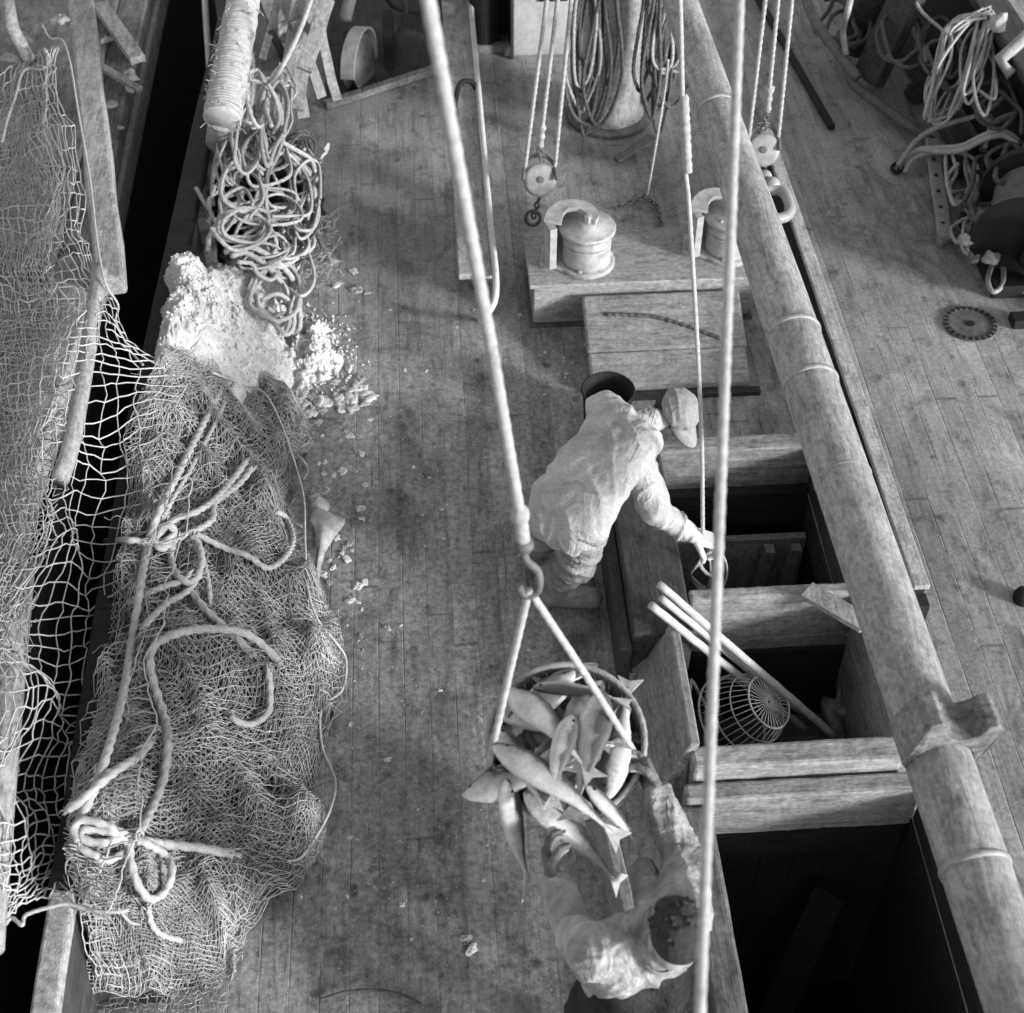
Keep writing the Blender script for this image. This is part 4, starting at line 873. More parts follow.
def catpar(P,ts):
    P=np.asarray(P,float); n=len(P); out=[]
    for t in ts:
        i=min(int(t),n-2); f=t-i; p1=P[i];p2=P[i+1]; p0=P[i-1] if i>0 else 2*p1-p2; p3=P[i+2] if i+2<n else 2*p2-p1
        out.append(.5*((2*p1)+(-p0+p2)*f+(2*p0-5*p1+4*p2-p3)*f*f+(-p0+3*p1-3*p2+p3)*f**3))
    return np.array(out)
g=[[(-25,95,.70),(8,80,.72),(22,62,.74),(32,55,.76),(42,45,.90),(55,40,.97)],
   [(-30,190,.70),(5,185,.72),(30,180,.76),(55,178,.86),(75,178,.96),(90,178,.93)],
   [(-30,290,.76),(5,290,.80),(35,290,.86),(62,292,.93),(88,290,.96),(108,292,.92)],
   [(-30,385,.78),(5,380,.82),(35,376,.88),(70,374,.96),(105,368,.86),(165,368,.72)],
   [(-30,490,.78),(0,485,.82),(30,482,.88),(62,478,.92),(106,490,.70),(190,462,.80)],
   [(-30,600,.86),(-8,600,.90),(18,600,.92),(45,606,.82),(90,620,.56),(168,590,.80)],
   [(-45,725,.88),(-15,722,.90),(12,720,.90),(36,722,.76),(80,735,.54),(150,715,.80)],
   [(-50,850,.88),(-22,850,.88),(2,850,.84),(24,850,.64),(62,850,.52),(122,842,.78)],
   [(-50,935,.74),(-25,935,.76),(0,928,.68),(22,915,.60),(52,908,.58),(116,914,.70)]]
G0=[[W(*q) for q in r] for r in g]
nl=net('draped_net',G0,18,70,.0038,'nettwine','coarse pale net draped from the neighbouring boat across the black gap',seed=3,miss=.004,jit=.07,crump=.25)
g2=[r[:4] for r in g]
for i_,x_ in ((3,64),(4,52),(5,26),(6,8),(7,-14),(8,-34)):
    c0=g2[i_][0]; y_=g2[i_][3][1]; g2[i_]=[(c0[0]-30+(x_-c0[0]+30)*k/3.,y_,g2[i_][k][2]) for k in range(4)]
net('bunched_layer',[[W(q[0],q[1],q[2]+.015) for q in r] for r in g2],26,120,.0024,'net',None,seed=9,miss=.02,top=False,parent=nl,jit=.10,crump=.4)
net('bunched_layer',[[W(q[0]+6,q[1]+4,q[2]+.005) for q in r] for r in g2[1:]],20,90,.0021,'netfine',None,seed=14,miss=.30,top=False,parent=nl,jit=.3,diag=True)
net('bunched_layer',[[W(q[0]-3,q[1]+9,q[2]-.01) for q in r] for r in g2[:]],30,100,.002,'net',None,seed=21,miss=.40,top=False,parent=nl,jit=.4)
# heap
left=[(168,372,.68),(140,430,.64),(130,520,.64),(120,600,.64),(100,700,.64),(80,790,.64),(76,860,.62),(88,922,.50),(96,1000,.03)]
right=[(262,384,.10),(300,432,.04),(304,500,.03),(318,600,.02),(345,672,.02),(322,770,.02),(302,856,.02),(262,930,.02),(225,985,.01)]
prof=[(0,.0),(.2,.06),(.4,.05),(.6,.0),(.8,-.0),(.93,-.02),(1.0,0)]
zf=[1,.88,.70,.50,.31,.13,0]
def heapgrid(ex=0):
    rows=[]
    for l_,r_ in zip(left,right):
        a=W(*l_); c_=W(*r_); row=[]
        for (u,dz),f in zip(prof,zf):
            p=a*(1-u)+c_*u; p[2]=c_[2]+(a[2]-c_[2])*f+dz*1.2*.6+ex; row.append(p)
        rows.append(row)
    return rows
HG=heapgrid()
for i_,row in enumerate(HG):
    for j_ in (5,6): row[j_]=row[j_]+np.array([.07*math.sin(i_*2.4)+.03*math.cos(i_*5.1),.03*math.sin(i_*3.3),0])
lumpf=lambda p: .12*fbm((p[0]*3.2,p[1]*2.6,1.3),4)+.03*fbm((p[0]*11,p[1]*11,4),3)+.085*max(0,1-3.2*abs(noise.noise(Vector((p[0]*4.5+p[1]*1.2,p[1]*1.8,9)))))
A_=np.array([catpar(r,np.linspace(0,6,70)) for r in HG]); Gc=np.array([catpar(A_[:,j],np.linspace(0,8,150)) for j in range(70)]).transpose(1,0,2)
for i in range(150):
    for j in range(70): Gc[i,j,2]+=lumpf(Gc[i,j])-.030+.012*noise.noise(Vector(Gc[i,j]*40))
skirt=np.concatenate([Gc[:1]*[1,1,0]+[0,.03,.0],Gc,Gc[-1:]*[1,1,0]+[0,-.03,0]],0)
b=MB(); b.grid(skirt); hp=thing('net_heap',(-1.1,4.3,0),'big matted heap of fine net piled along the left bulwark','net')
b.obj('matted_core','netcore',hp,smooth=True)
for k,(nu,nv,sd,mi,dg,mt_,r,zo) in enumerate([(44,124,31,.04,False,'patchynet',.0018,.006),(38,104,37,.08,True,'patchynet',.0018,.014),(56,150,43,.12,False,'netfine',.0015,-.006),(26,66,53,.06,False,'patchynet',.0026,.020),(56,150,61,.2,True,'netfine',.0015,-.012)]):
    net('net_layer',HG,nu,nv,r,mt_,None,jit=.06,crump=.26,bulge=lumpf,miss=mi,diag=dg,seed=sd,zoff=zo,top=False,parent=hp)
# loose snarls of twine all over the heap
b=MB(); 
for k in range(260):
    i=rng.integers(2,148); j=rng.integers(2,67); p=Gc[i,j].copy()+[0,0,.04]; d=nz(rng.normal(size=3)*[1,1,.2]); P_=[p]
    for s_ in range(rng.integers(4,9)):
        d=nz(d+rng.normal(size=3)*[.9,.9,.35]); q=P_[-1]+d*.022; i2=np.argmin((Gc[max(i-14,0):i+14,:,0]-q[0])**2+(Gc[max(i-14,0):i+14,:,1]-q[1])**2); zz=Gc[max(i-14,0):i+14].reshape(-1,3)[i2,2]; q[2]=zz+.03+.02*rng.random(); P_.append(q)
    b.tube(catmull(P_,step=.01),.0019,3,cap=False)
o=b.obj('loose_twine','twine',hp,smooth=True); o['kind']='stuff'
HZ=Gc.reshape(-1,3)
def hz(x,y): 
    i=np.argmin((HZ[:,0]-x)**2+(HZ[:,1]-y)**2); d=math.hypot(HZ[i,0]-x,HZ[i,1]-y); return HZ[i,2]+.03 if d<.06 else .0
def onheap(px,py,lift=.02):
    z=.6
    for _ in range(14):
        p=W(px,py,z); z=.5*z+.5*(max(hz(p[0],p[1]),.0)+lift)
    return W(px,py,z)
def heaprope(name,pp,r,mat,label,lift=.02,cat='rope',lay=True,closed=False,group=None,parent=None):
    P_=[onheap(q[0],q[1],(q[2] if len(q)>2 else lift)+.018) for q in pp]; b=MB(); b.rope(P_,r*1.14,lay,closed=closed,lobe=.20); 
    if r>.009 and not closed:
        for e_,f_ in ((P_[0],P_[1]),(P_[-1],P_[-2])):
            d_=nz(e_-f_)
            for k_ in range(11):
                v_=nz(d_+rng.normal(size=3)*[.45,.45,.25]); a_=e_+rng.normal(size=3)*r*.5; b.tube([a_-d_*.01,a_+v_*.014,a_+v_*.026+np.array([0,0,-.006])],[.0035,.003,.0015],5)
    o=b.obj(name,'heaprope' if r>.009 else mat,parent,smooth=True)
    return o if parent else tag(o,label,cat,group)
heaprope('net_rope',[(228,375),(205,420),(180,470),(160,510),(148,545),(140,590),(132,640),(122,700),(105,760),(92,795),(80,818)],.0145,'rope','long rope running down the heap from the ice through the knot to the lower bow','.' and .04)
heaprope('net_rope',[(236,378),(214,425),(190,470),(172,500),(158,530)],.010,'rope','thinner line lying beside the long rope at the top of the heap',.03)
heaprope('net_rope',[(246,462),(232,480),(214,500),(196,512),(178,518),(164,528),(156,541),(168,540),(190,533),(212,520),(215,503),(238,485),(252,468)],.013,'rope','rope bent in a narrow bight right of the upper knot',.04)
heaprope('net_rope',[(140,541),(125,540),(106,541)],.012,'ropepale','short frayed rope end pointing left of the upper knot',.06)
heaprope('net_rope',[(196,534),(225,548),(248,556),(268,568),(286,556),(293,538),(286,518),(276,512)],.012,'rope','rope curving to the right edge of the heap and back',.03)
kn=heaprope('rope_knot',[(150,538),(160,545),(174,533),(168,526),(156,534),(158,548),(172,545)],.0145,'ropepale','upper knot of pale rope at the middle of the net heap',.06,'knot')
heaprope('net_rope',[(175,535),(171,558),(178,576),(192,582),(201,566),(199,545),(192,536)],.013,'rope','small round loop hanging below the upper knot',.05)
heaprope('net_rope',[(202,555),(208,580),(210,600)],.010,'rope','short straight rope end below the small loop',.03)
heaprope('net_rope',[(133,600),(160,588),(184,580),(190,574)],.012,'rope','rope crossing left under the small loop',.04)
heaprope('net_rope',[(145,625),(165,605),(186,592),(200,575)],.012,'rope','rope running up to the small loop from the left',.05)
heaprope('net_rope',[(190,590),(206,610),(230,632),(250,652)],.0145,'rope','rope slanting down right from the small loop under the big bight',.02)
heaprope('net_rope',[(278,660),(256,640),(236,631),(205,629),(175,634),(155,645),(150,662),(154,685),(165,720),(168,745),(163,780),(152,808),(139,834)],.0155,'rope','thick rope in the big open bight, its leg running down to the bow knot',.05)
heaprope('net_rope',[(268,668),(270,690),(268,712),(252,724),(238,722),(230,716)],.013,'rope','rope hooked round below the right end of the big bight',.03)
heaprope('net_rope',[(150,742),(138,757),(120,768),(102,782),(85,797),(68,810)],.0145,'rope','frayed rope end slanting down left across the long rope',.07)
heaprope('rope_knot',[(78,842),(74,828),(84,820),(105,825),(128,836),(145,843),(165,855),(172,872),(164,892),(150,899),(138,885),(131,862),(127,842),(110,832),(84,830),(82,838),(100,843),(122,838)],.0135,'ropepale','lower bow knot of pale rope with a long hanging loop',.07,'knot')
heaprope('net_rope',[(136,840),(165,844),(200,848),(233,854)],.0155,'ropepale','pale tail of the lower bow knot stretched to the right',.06)
heaprope('net_rope',[(76,846),(90,853),(108,860),(124,852),(132,842)],.013,'rope','lower turn of the bow knot',.05)
heaprope('net_rope',[(148,908),(152,925),(162,935),(180,940)],.010,'rope','short rope end below the bow knot',.04)
gs=[[(95,940,.10),(150,945,.08),(200,945,.05),(250,935,.03)],[(85,975,.05),(140,975,.05),(190,978,.03),(235,965,.02)],[(80,1030,.03),(130,1030,.03),(180,1030,.02),(225,1020,.02)]]
net('net_scrap',[[W(*q) for q in r_] for r_ in gs],34,24,.0018,'netfine','dark scraps of fine net spread on the deck at the bottom left',seed=90,miss=.25,jit=.35,crump=1.2,bulge=lambda p_:.03*abs(noise.noise(Vector(p_*6))))
# edge twine
heaprope('head_line',[(60,38,.25),(72,70,.25),(80,110,.25),(90,180,.25),(97,240,.25),(106,282,.25),(118,305,.2),(116,325,.15),(128,350,.1),(143,366,.1),(160,367,.1),(178,366,.1)],.006,'ropepale','thin pale edge line of the draped net along the black gap') if False else None
def linew(name,pts,r,mat,label,cat='line'):
    b=MB(); b.rope(Ws(pts),r,True); return tag(b.obj(name,mat,smooth=True),label,cat)
linew('edge_line',[(42,25,1.0),(50,38,1.0),(62,40,1.02),(70,62,1.03),(78,110,1.02),(90,180,1.0),(97,240,1.0),(105,282,.98),(118,305,.85),(116,322,.82),(130,350,.80),(143,365,.8)],.006,'ropepale','thin pale edge line of the draped net along the black gap')
linew('edge_line',[(2,142,.75),(8,118,.76),(15,98,.76),(24,71,.77),(42,69,.80),(50,60,.84),(44,48,.9)],.008,'ropepale','pale edge line of the net crooked at the top left')
heaprope('edge_line',[(158,368,.04),(178,365,.05),(210,372,.05),(240,384,.05),(263,392,.05),(276,412,.04),(287,440,.04),(297,470,.03),(304,500,.03),(305,540,.02),(308,590,.02),(318,620,.02),(334,640,.01),(346,660,.01),(342,690,.01),(322,708,.01),(322,745,.01),(335,780,.01),(330,810,.01),(314,840,.01),(300,858,.01),(287,861,.01)],.0052,'twine','thin pale edge line bordering the right side of the net heap',cat='line',lay=False)
heaprope('edge_line',[(297,455,.02),(303,460,.02),(308,470,.02),(303,480,.02)],.004,'twine','tiny loop of line at the upper right edge of the heap',cat='line',lay=False)
linew('edge_line',[(-10,935,.72),(4,925,.72),(12,918,.72),(22,925,.72),(26,915,.72),(50,907,.72),(68,904,.72),(90,910,.71),(115,912,.70),(128,910,.68)],.0075,'ropepale','pale line hanging across the lower left corner over the black gap')
linew('edge_line',[(118,908,.60),(130,922,.5),(145,925,.35),(150,930,.3)],.006,'ropepale','short pale line end below the corner of the heap')
linew('edge_line',[(144,930,.25),(120,935,.10),(100,948,.03),(92,965,.01),(100,972,.01),(115,978,.01),(125,998,.01)],.0062,'ropepale','thin pale line curling on the deck at the bottom left')
# ------------------------------------------------------------------ ice
def icemound(name,poly,ztop,mat,label,seed,z0=.0,fr=7):
    """crushed ice thrown against the rail: height field over a world outline"""
    P_=np.array([W(*q)[:2] for q in poly]); c_=P_.mean(0); n=len(P_); V=[];Fc=[];ring=150; lev=56
    ang=np.linspace(0,2*math.pi,ring,endpoint=False)
    rel=P_-c_; th=np.arctan2(rel[:,1],rel[:,0]); rr=np.hypot(rel[:,0],rel[:,1]); o_=np.argsort(th); th=th[o_]; rr=rr[o_]
    R0=np.interp(ang,np.concatenate([th-2*math.pi,th,th+2*math.pi]),np.tile(rr,3))
    for a in range(lev+1):
        f=a/lev
        for k in range(ring):
            x=c_[0]+math.cos(ang[k])*R0[k]*f; y=c_[1]+math.sin(ang[k])*R0[k]*f
            e=1+.10*fbm((x*5+seed,y*5,0),4); x=c_[0]+(x-c_[0])*e; y=c_[1]+(y-c_[1])*e
            h=ztop(x,y,f); h+=(.075*fbm((x*fr,y*fr,seed),5)+.012*noise.noise(Vector((x*24,y*24,seed)))+.010*noise.noise(Vector((x*48,y*48,seed)))+.011*noise.noise(Vector((x*95,y*95,seed))))*min(1,(1-f)*6+.25)
            V.append((x,y,max(h,-.02 if z0==0 else z0)))
    for a in range(lev):
        for k in range(ring): Fc.append((a*ring+k,(a+1)*ring+k,(a+1)*ring+(k+1)%ring,a*ring+(k+1)%ring))
    b=MB(); b.add(V,Fc); o=tag(b.obj(name,mat,smooth=True),label,'ice')
    ig=np.random.default_rng(seed+500); b=MB(); A0=np.array(V)
    for k in range(6500 if len(poly)>9 else 900):
        v=A0[ig.integers(0,len(A0))].copy(); s_=ig.uniform(.003,.011)
        if ig.random()<.3: v=A0[ig.integers(len(A0)-2*ring,len(A0))].copy(); v[:2]+=ig.normal(size=2)*.05+[.03,0]; v[2]=.004 if v[0]>-1.35 else v[2]
        e_=ig.normal(size=(6,3))*.25; u6=np.array([[1,0,0],[-1,0,0],[0,1,0],[0,-1,0],[0,0,1],[0,0,-1]])+e_
        b.add(v+u6*s_,[(0,2,4),(2,1,4),(1,3,4),(3,0,4),(2,0,5),(1,2,5),(3,1,5),(0,3,5)])
    c_=b.obj('crumbs',mat,o,smooth=False); c_['kind']='stuff'; return o
def main_top(x,y,f):
    t=min(max((x+1.42)/.62,0),1); base=.74*(1-t**1.6)+.05
    return base*(1-f**5)+ (.50*(x<-1.35) if f>.97 else 0)*0 + .0
icemound('ice_pile',[(178,248,.6),(160,300,.6),(148,345,.6),(136,400,.6),(150,430,.6),(200,402,.45),(250,396,.25),(290,396,.0),(305,372,0),(290,340,.0),(285,300,.1),(268,268,.3),(230,255,.5),(200,255,.6)],main_top,'ice','big white pile of crushed ice on the left rail and deck',2)
icemound('ice_pile',[(286,330,0),(288,366,0),(300,390,0),(322,386,0),(336,376,0),(330,350,0),(338,338,0),(318,322,0)],lambda x,y,f:.11*(1-f**1.6),'ice','smaller white ice mound right of the big pile',5,fr=12)
if 0: icemound('ice_pile',[(298,400,0),(300,420,0),(320,426,0),(346,420,0),(356,404,0),(340,396,0),(318,396,0)],lambda x,y,f:.07*(1-f**2),'icedirty','flat patch of broken ice below the small mound',8,fr=18)
if 0: icemound('ice_pile',[(95,948,0),(60,1040,0),(190,1060,0),(240,1000,0),(200,955,0),(150,946,0)],lambda x,y,f:.06*(1-f**2),'slush','dirty slush and net scraps on the deck at the bottom left',15,fr=16)
chip0=None; k=0
spots=[(357,290),(352,271),(338,285),(366,293),(333,262),(350,392),(362,398),(371,394),(364,388),(345,388),(320,408),(352,406),(330,345),(338,402),(306,404),(360,380),(349,368),(353,601),(340,520),(326,493),(472,950),(466,940),(219,958),(545,352),(511,305),(520,314),(566,374),(473,310),(520,315),(488,280),(312,860),(330,560),(370,420),(347,430),(322,436),(340,440),(312,445),(325,462),(405,370),(420,345),(390,310),(300,895),(345,905),(402,905),(388,760),(362,650),(350,725),(447,505),(420,600),(492,470),(505,400),(380,520),(600,985),(440,690)]
cg=np.random.default_rng(77)
for k in range(46):
    t_=cg.random(); spots.append((295+70*t_**1.3+cg.normal()*6,404+cg.normal()*9+(8 if t_<.4 else -4)))
for k in range(34): spots.append((cg.uniform(300,370),cg.uniform(425,640)))
for k in range(70): spots.append((cg.uniform(330,600),cg.uniform(290,960)))
for k in range(22): spots.append((cg.uniform(545,600),cg.uniform(340,385)))
protos=[]
for i,(px,py) in enumerate(spots):
    c_=W(px,py,0)
    if i<58: s_=cg.uniform(.014,.030) if 6<=i<23 else ([.045,.03,.03,.028,.03,.03][i] if i<6 else cg.uniform(.007,.016))
    elif i<104: s_=cg.uniform(.016,.052)
    elif i<138: s_=cg.uniform(.008,.026)
    else: s_=cg.uniform(.004,.011)
    if len(protos)<6: o=lump('ice_chip',c_,(.04,.033,.020),'ice' if len(protos)%3 else 'icedirty',40+i*3,.9,26,18); protos.append(o)
    else: o=protos[i%6].copy(); COL.objects.link(o); o.location=Vector(c_)
    o.scale=(s_/.04*cg.uniform(.8,1.3),s_/.04,s_/.04*cg.uniform(.6,1.1)); o.rotation_euler[2]=cg.uniform(0,6)
    tag(o,'small pale chip of ice or fish scrap lying on the deck planks','ice','ice chips scattered on the deck')
# fish remains by the heap: a split ray-like head and tail
tag(lump('split_fish',W(316,505,0),(.06,.055,.05),'fish',77,.5,14,24),'split fish head on deck at the right edge of the net heap','fish')
b=MB(); P_=Ws([(318,512,.03),(325,525,.03),(321,545,.02),(317,570,.02),(315,598,.01)]); b.tube(catmull(P_,step=.02),[.03+.0*i for i in range(len(catmull(P_,step=.02)))],10) if False else None
q=catmull(P_,step=.015); m=len(q); V=[];Fc=[]
for i,p in enumerate(q):
    t=i/(m-1); wd=np.interp(t,[0,.12,.3,.5,1],[.04,.085,.05,.02,.005]); 
    for a,h in ((-1,0),(-.5,.02),(0,.035),(.5,.02),(1,0)): V.append(p+np.array([a*wd*(1.3 if a>0 else .8),0,h*(1-t*.7)]))
for i in range(m-1):
    for k in range(4): Fc.append((i*5+k,i*5+k+1,i*5+6+k,i*5+5+k))
b=MB(); b.add(V,Fc); tag(b.obj('fish_carcass','fish',smooth=True),'thin pale fish carcass with fins lying on deck beside the heap','fish')
# ------------------------------------------------------------------ rope tangle, wrapped spar, slats at top left
lump_=lump('old_net_clump',W(262,215,.0),(.36,.62,.34),'netcore',91,.4,7,60); tag(lump_,'dark matted net clump under the rope tangle','net')
ws_=thing('wrapped_fender',W(228,110,.6),'thick white rope wrapped spar standing at the left rail','fender')
b=MB(); P_=resample([W(222,120,.95),W(243,0,1.25),W(258,-80,1.45)],.012); m=len(P_)
b.tube(P_,[.098-.018*min(1,i/ m*1.2)+.006*math.sin(i*1.9)+.008*noise.noise(Vector((i*.2,0,0))) for i in range(m)],20); o=b.obj('wrapping','ropepale',ws_,smooth=True)
b=MB()
turn=[]
d_=nz(P_[-1]-P_[0]); X_=nz(np.cross(d_,(0,0,1))); Y_=np.cross(d_,X_); L_=np.linalg.norm(P_[-1]-P_[0])
for i in range(1500):
    t=i/1500; a=i*.33; rr=.098-.018*min(1,t*1.2); turn.append(P_[0]+(P_[-1]-P_[0])*t+(X_*math.cos(a)+Y_*math.sin(a))*(rr+.004+.008*noise.noise(Vector((t*18,0,1)))+.006*noise.noise(Vector((a*.7,2,1)))))
b.tube(turn,.0085,6); b.obj('seizing','ropepale',ws_,smooth=True)
b=MB()
for k in range(420):
    e_=turn[rng.integers(0,1500)]; d=nz(rng.normal(size=3)); b.tube(catmull([e_,e_+d*.018,e_+d*.03+rng.normal(size=3)*.012,e_+d*.035+rng.normal(size=3)*.02],step=.01),.0022,4)
o=b.obj('frayed_yarn','ropepale',ws_,smooth=True); o['kind']='stuff'
b=MB(); b.tube(resample([W(218,145,.55),W(222,118,.92)],.03),.075,16); b.obj('spar_foot','frost',ws_,smooth=True)
def tangle(name,pts,r,mat,lab): return ropeobj(name,pts,r,mat,lab,'rope','ropes in the tangle at top left')
tangle('tangle_rope',[(321,-30,1.6),(300,30,1.3),(280,70,1.1),(268,84,.95),(262,100,.85),(258,130,.7),(254,160,.55),(248,158,.55),(248,130,.7),(252,100,.85),(255,82,.95)],.014,'ropepale','pale rope coming down from the top to the hitch in the tangle')
for i,x in enumerate((240,245,250)):
    tangle('tangle_rope',[(x+4,82,.95),(x+2,95,.88),(x,120,.75),(x-2,148,.6),(x+1,158,.5),(x+6,148,.6),(x+8,120,.75)],.0135,'rope',['left strand of the hanging hank in the tangle','middle strand of the hanging hank in the tangle','right strand of the hanging hank in the tangle'][i])
tangle('tangle_rope',[(262,84,.95),(272,92,.9),(280,108,.8),(281,125,.7),(274,133,.6),(267,120,.7),(262,105,.8)],.015,'rope','thick rope ear right of the hank')
tangle('tangle_rope',[(268,84,.97),(276,100,.9),(279,120,.75),(272,135,.65)],.012,'ropepale','second rope ear right of the hank')
tangle('tangle_rope',[(262,158,.5),(280,148,.48),(298,160,.42),(310,178,.36),(316,205,.28),(314,228,.15),(305,232,.08)],.0165,'ropepale','outermost pale rope arch on the right of the tangle')
tangle('tangle_rope',[(266,166,.5),(284,157,.46),(298,170,.42),(306,190,.34),(308,215,.25),(303,228,.15)],.014,'rope','inner rope arch on the right of the tangle')
tangle('tangle_rope',[(278,140,.6),(296,150,.5),(311,160,.4),(316,178,.33),(318,195,.25)],.014,'ropepale','rope running down right out of the ears')
tangle('tangle_rope',[(324,150,.3),(328,144,.3),(326,152,.28),(320,160,.27),(317,185,.22),(316,215,.12)],.011,'ropepale','thin rope ending in a small eye at the right of the tangle')
tangle('tangle_rope',[(218,150,.6),(214,170,.58),(212,190,.56),(213,205,.55)],.013,'ropepale','straight rope dropping below the wrapped fender')
tangle('tangle_rope',[(226,148,.6),(224,165,.58),(222,182,.55)],.010,'rope','short rope beside the one below the wrapped fender')
tangle('tangle_rope',[(240,150,.62),(236,165,.6),(238,190,.55),(246,205,.5),(258,209,.45),(264,195,.48),(258,176,.52),(246,172,.55),(238,178,.56)],.0155,'ropepale','large pale rope loop in the middle of the tangle')
tangle('tangle_rope',[(250,158,.6),(262,180,.5),(266,200,.44),(276,214,.34),(288,222,.25)],.0155,'rope','rope slanting down through the middle of the tangle')
tangle('tangle_rope',[(266,160,.55),(276,180,.45),(286,202,.35)],.010,'ropepale','thin straight line through the middle of the tangle')
tangle('tangle_rope',[(196,188,.62),(204,202,.6),(212,214,.6),(208,222,.6)],.012,'ropepale','short pale rope hooked over the rail left of the tangle')
tangle('tangle_rope',[(208,250,.70),(210,236,.70),(222,224,.68),(240,219,.62),(258,222,.55),(272,232,.45),(276,246,.38),(270,256,.4)],.014,'ropepale','pale rope bow over the dark net above the ice')
tangle('tangle_rope',[(226,252,.74),(236,248,.7),(250,247,.62),(266,254,.52),(282,266,.4),(294,282,.28),(298,300,.2),(300,322,.12),(296,334,.10),(286,332,.12)],.0165,'ropepale','outer of the ropes curving down right of the ice')
tangle('tangle_rope',[(232,256,.74),(246,253,.68),(262,262,.55),(276,276,.42),(287,292,.3),(291,312,.2),(290,328,.13)],.015,'rope','middle of the ropes curving down right of the ice')
tangle('tangle_rope',[(238,262,.75),(252,264,.68),(258,274,.6),(270,280,.5),(276,274,.45),(268,264,.5)],.012,'ropepale','small turn of rope at the top right of the ice')
tangle('tangle_rope',[(262,300,.5),(276,294,.42),(288,300,.32),(294,316,.22),(292,330,.16),(284,334,.18),(278,318,.28),(268,308,.4)],.013,'ropepale','rope loop at the lower right side of the ice')
tangle('tangle_rope',[(285,205,.3),(294,190,.28),(300,180,.3),(296,200,.22),(290,222,.12)],.018,'icedirty','frayed pale rope end lying under the arches')
tangle('tangle_rope',[(238,200,.5),(228,212,.55),(236,218,.55),(252,212,.5),(268,216,.4),(282,228,.25)],.011,'rope','thin rope crossing low over the dark net')
tangle('tangle_rope',[(300,250,.12),(306,242,.12),(316,240,.1),(324,248,.06),(330,256,.04)],.010,'ropepale','small rope hook on the deck right of the tangle')
tg=np.random.default_rng(31); TN=['upper left','upper right','left middle','right middle','lower left','lower right','lowest','outer right','topmost']
for i,(cx,cy,z0,rx,ry) in enumerate(((245,135,.66,14,34),(272,120,.62,12,38),(240,185,.60,20,26),(285,185,.42,24,34),(240,225,.62,26,18),(285,235,.30,24,28),(275,290,.32,22,36),(305,195,.30,14,40),(256,100,.80,12,26))):
    P_=[]; nt_=4
    for k in range(nt_*8):
        a=2*math.pi*k/8+i; f=k/(nt_*8); wob=tg.uniform(.75,1.2); P_.append((cx+rx*wob*math.cos(a)+tg.normal()*2+6*(f-.5),cy+ry*wob*math.sin(a)+10*(f-.5),z0+.10*f-(rx*math.cos(a))*.004+tg.uniform(-.02,.03)))
    tangle('tangle_rope',P_,tg.uniform(.0095,.0125),['ropepale','rope','heaprope'][i%3],TN[i]+' looped coil of thin rope in the tangle beside the white fender')
for i,(cx,cy,z0,rx,ry) in enumerate(((232,150,.66,10,30),(262,150,.58,22,24),(300,160,.38,16,24),(228,205,.64,14,22),(262,205,.5,30,14),(298,225,.28,18,26),(262,250,.52,26,14),(290,262,.28,12,30),(310,178,.30,10,26),(284,100,.60,10,28))):
    P_=[]
    for k in range(26):
        a=2*math.pi*k/7.3+i*1.7; f=k/26; wob=tg.uniform(.6,1.35); P_.append((cx+rx*wob*math.cos(a)+tg.normal()*3+10*(f-.5),cy+ry*wob*math.sin(a)+16*(f-.5),max(.05,z0+.06*f-(rx*math.cos(a))*.004+tg.uniform(-.04,.03))))
    tangle('tangle_rope',P_,tg.uniform(.007,.011),['rope','heaprope','ropedark'][i%3],['loose thin line snarled at the ','limp line snarled at the ','grey line snarled at the '][i%3]+['fender foot','centre of the tangle','right of the tangle','rail side of the tangle','middle of the loops','right rim by the deck','foot of the loops above the ice','right side above the ice','outer right rim','top beside the loose boards'][i])
for i in range(9):
    x0=rng.uniform(215,300); y0=rng.uniform(150,230); P_=[(x0,y0,.45-(x0-215)/85*.3)]
    for s_ in range(5): P_.append((P_[-1][0]+rng.uniform(-22,22),P_[-1][1]+rng.uniform(-8,20),max(.06,P_[-1][2]-.03)))
    tangle('tangle_rope',P_,rng.uniform(.009,.014),'rope' if i%2 else 'ropedark','greyish loose rope end buried in the tangle at top left')
b=MB()
for k in range(420):
    c_=W(rng.uniform(285,335),rng.uniform(225,290),0); c_[2]=.02+.10*rng.random(); d=nz(rng.normal(size=3)*[1,1,.4]); Q=[c_]
    for s_ in range(5): d=nz(d+rng.normal(size=3)*[.8,.8,.5]); Q.append(Q[-1]+d*.022); Q[-1][2]=max(Q[-1][2],.005)
    b.tube(catmull(Q,step=.012),.0022,3,cap=False)
tag(b.obj('twine_snarl','netfine',smooth=True),'snarl of old grey twine on the deck right of the tangle','twine')
slats=[((262,-20,.5),(290,60,.35),.12,'wood','broad board at the left of the slat jumble'),((283,-20,.75),(262,60,.5),.05,'woodlight','narrow pale slat beside the wrapped fender'),
 ((300,-10,.8),(282,105,.30),.09,'wood','slat hanging steeply in the middle of the jumble'),((314,-20,.8),(296,110,.28),.10,'woodlight','pale slat crossing the middle of the jumble'),
 ((318,20,.7),(336,100,.12),.065,'woodlight','slanting pale slat at the right end of the jumble'),((296,20,.7),(322,98,.2),.07,'wood','slat leaning right under the pale one'),
 ((292,60,.45),(304,118,.12),.085,'woodlight','short stubby slat at the bottom of the jumble'),((328,0,.8),(304,70,.55),.10,'wood','wide upper slat of the jumble against the dark deck'),
 ((270,30,.6),(300,90,.3),.05,'wooddark','dark slat low in the jumble')]
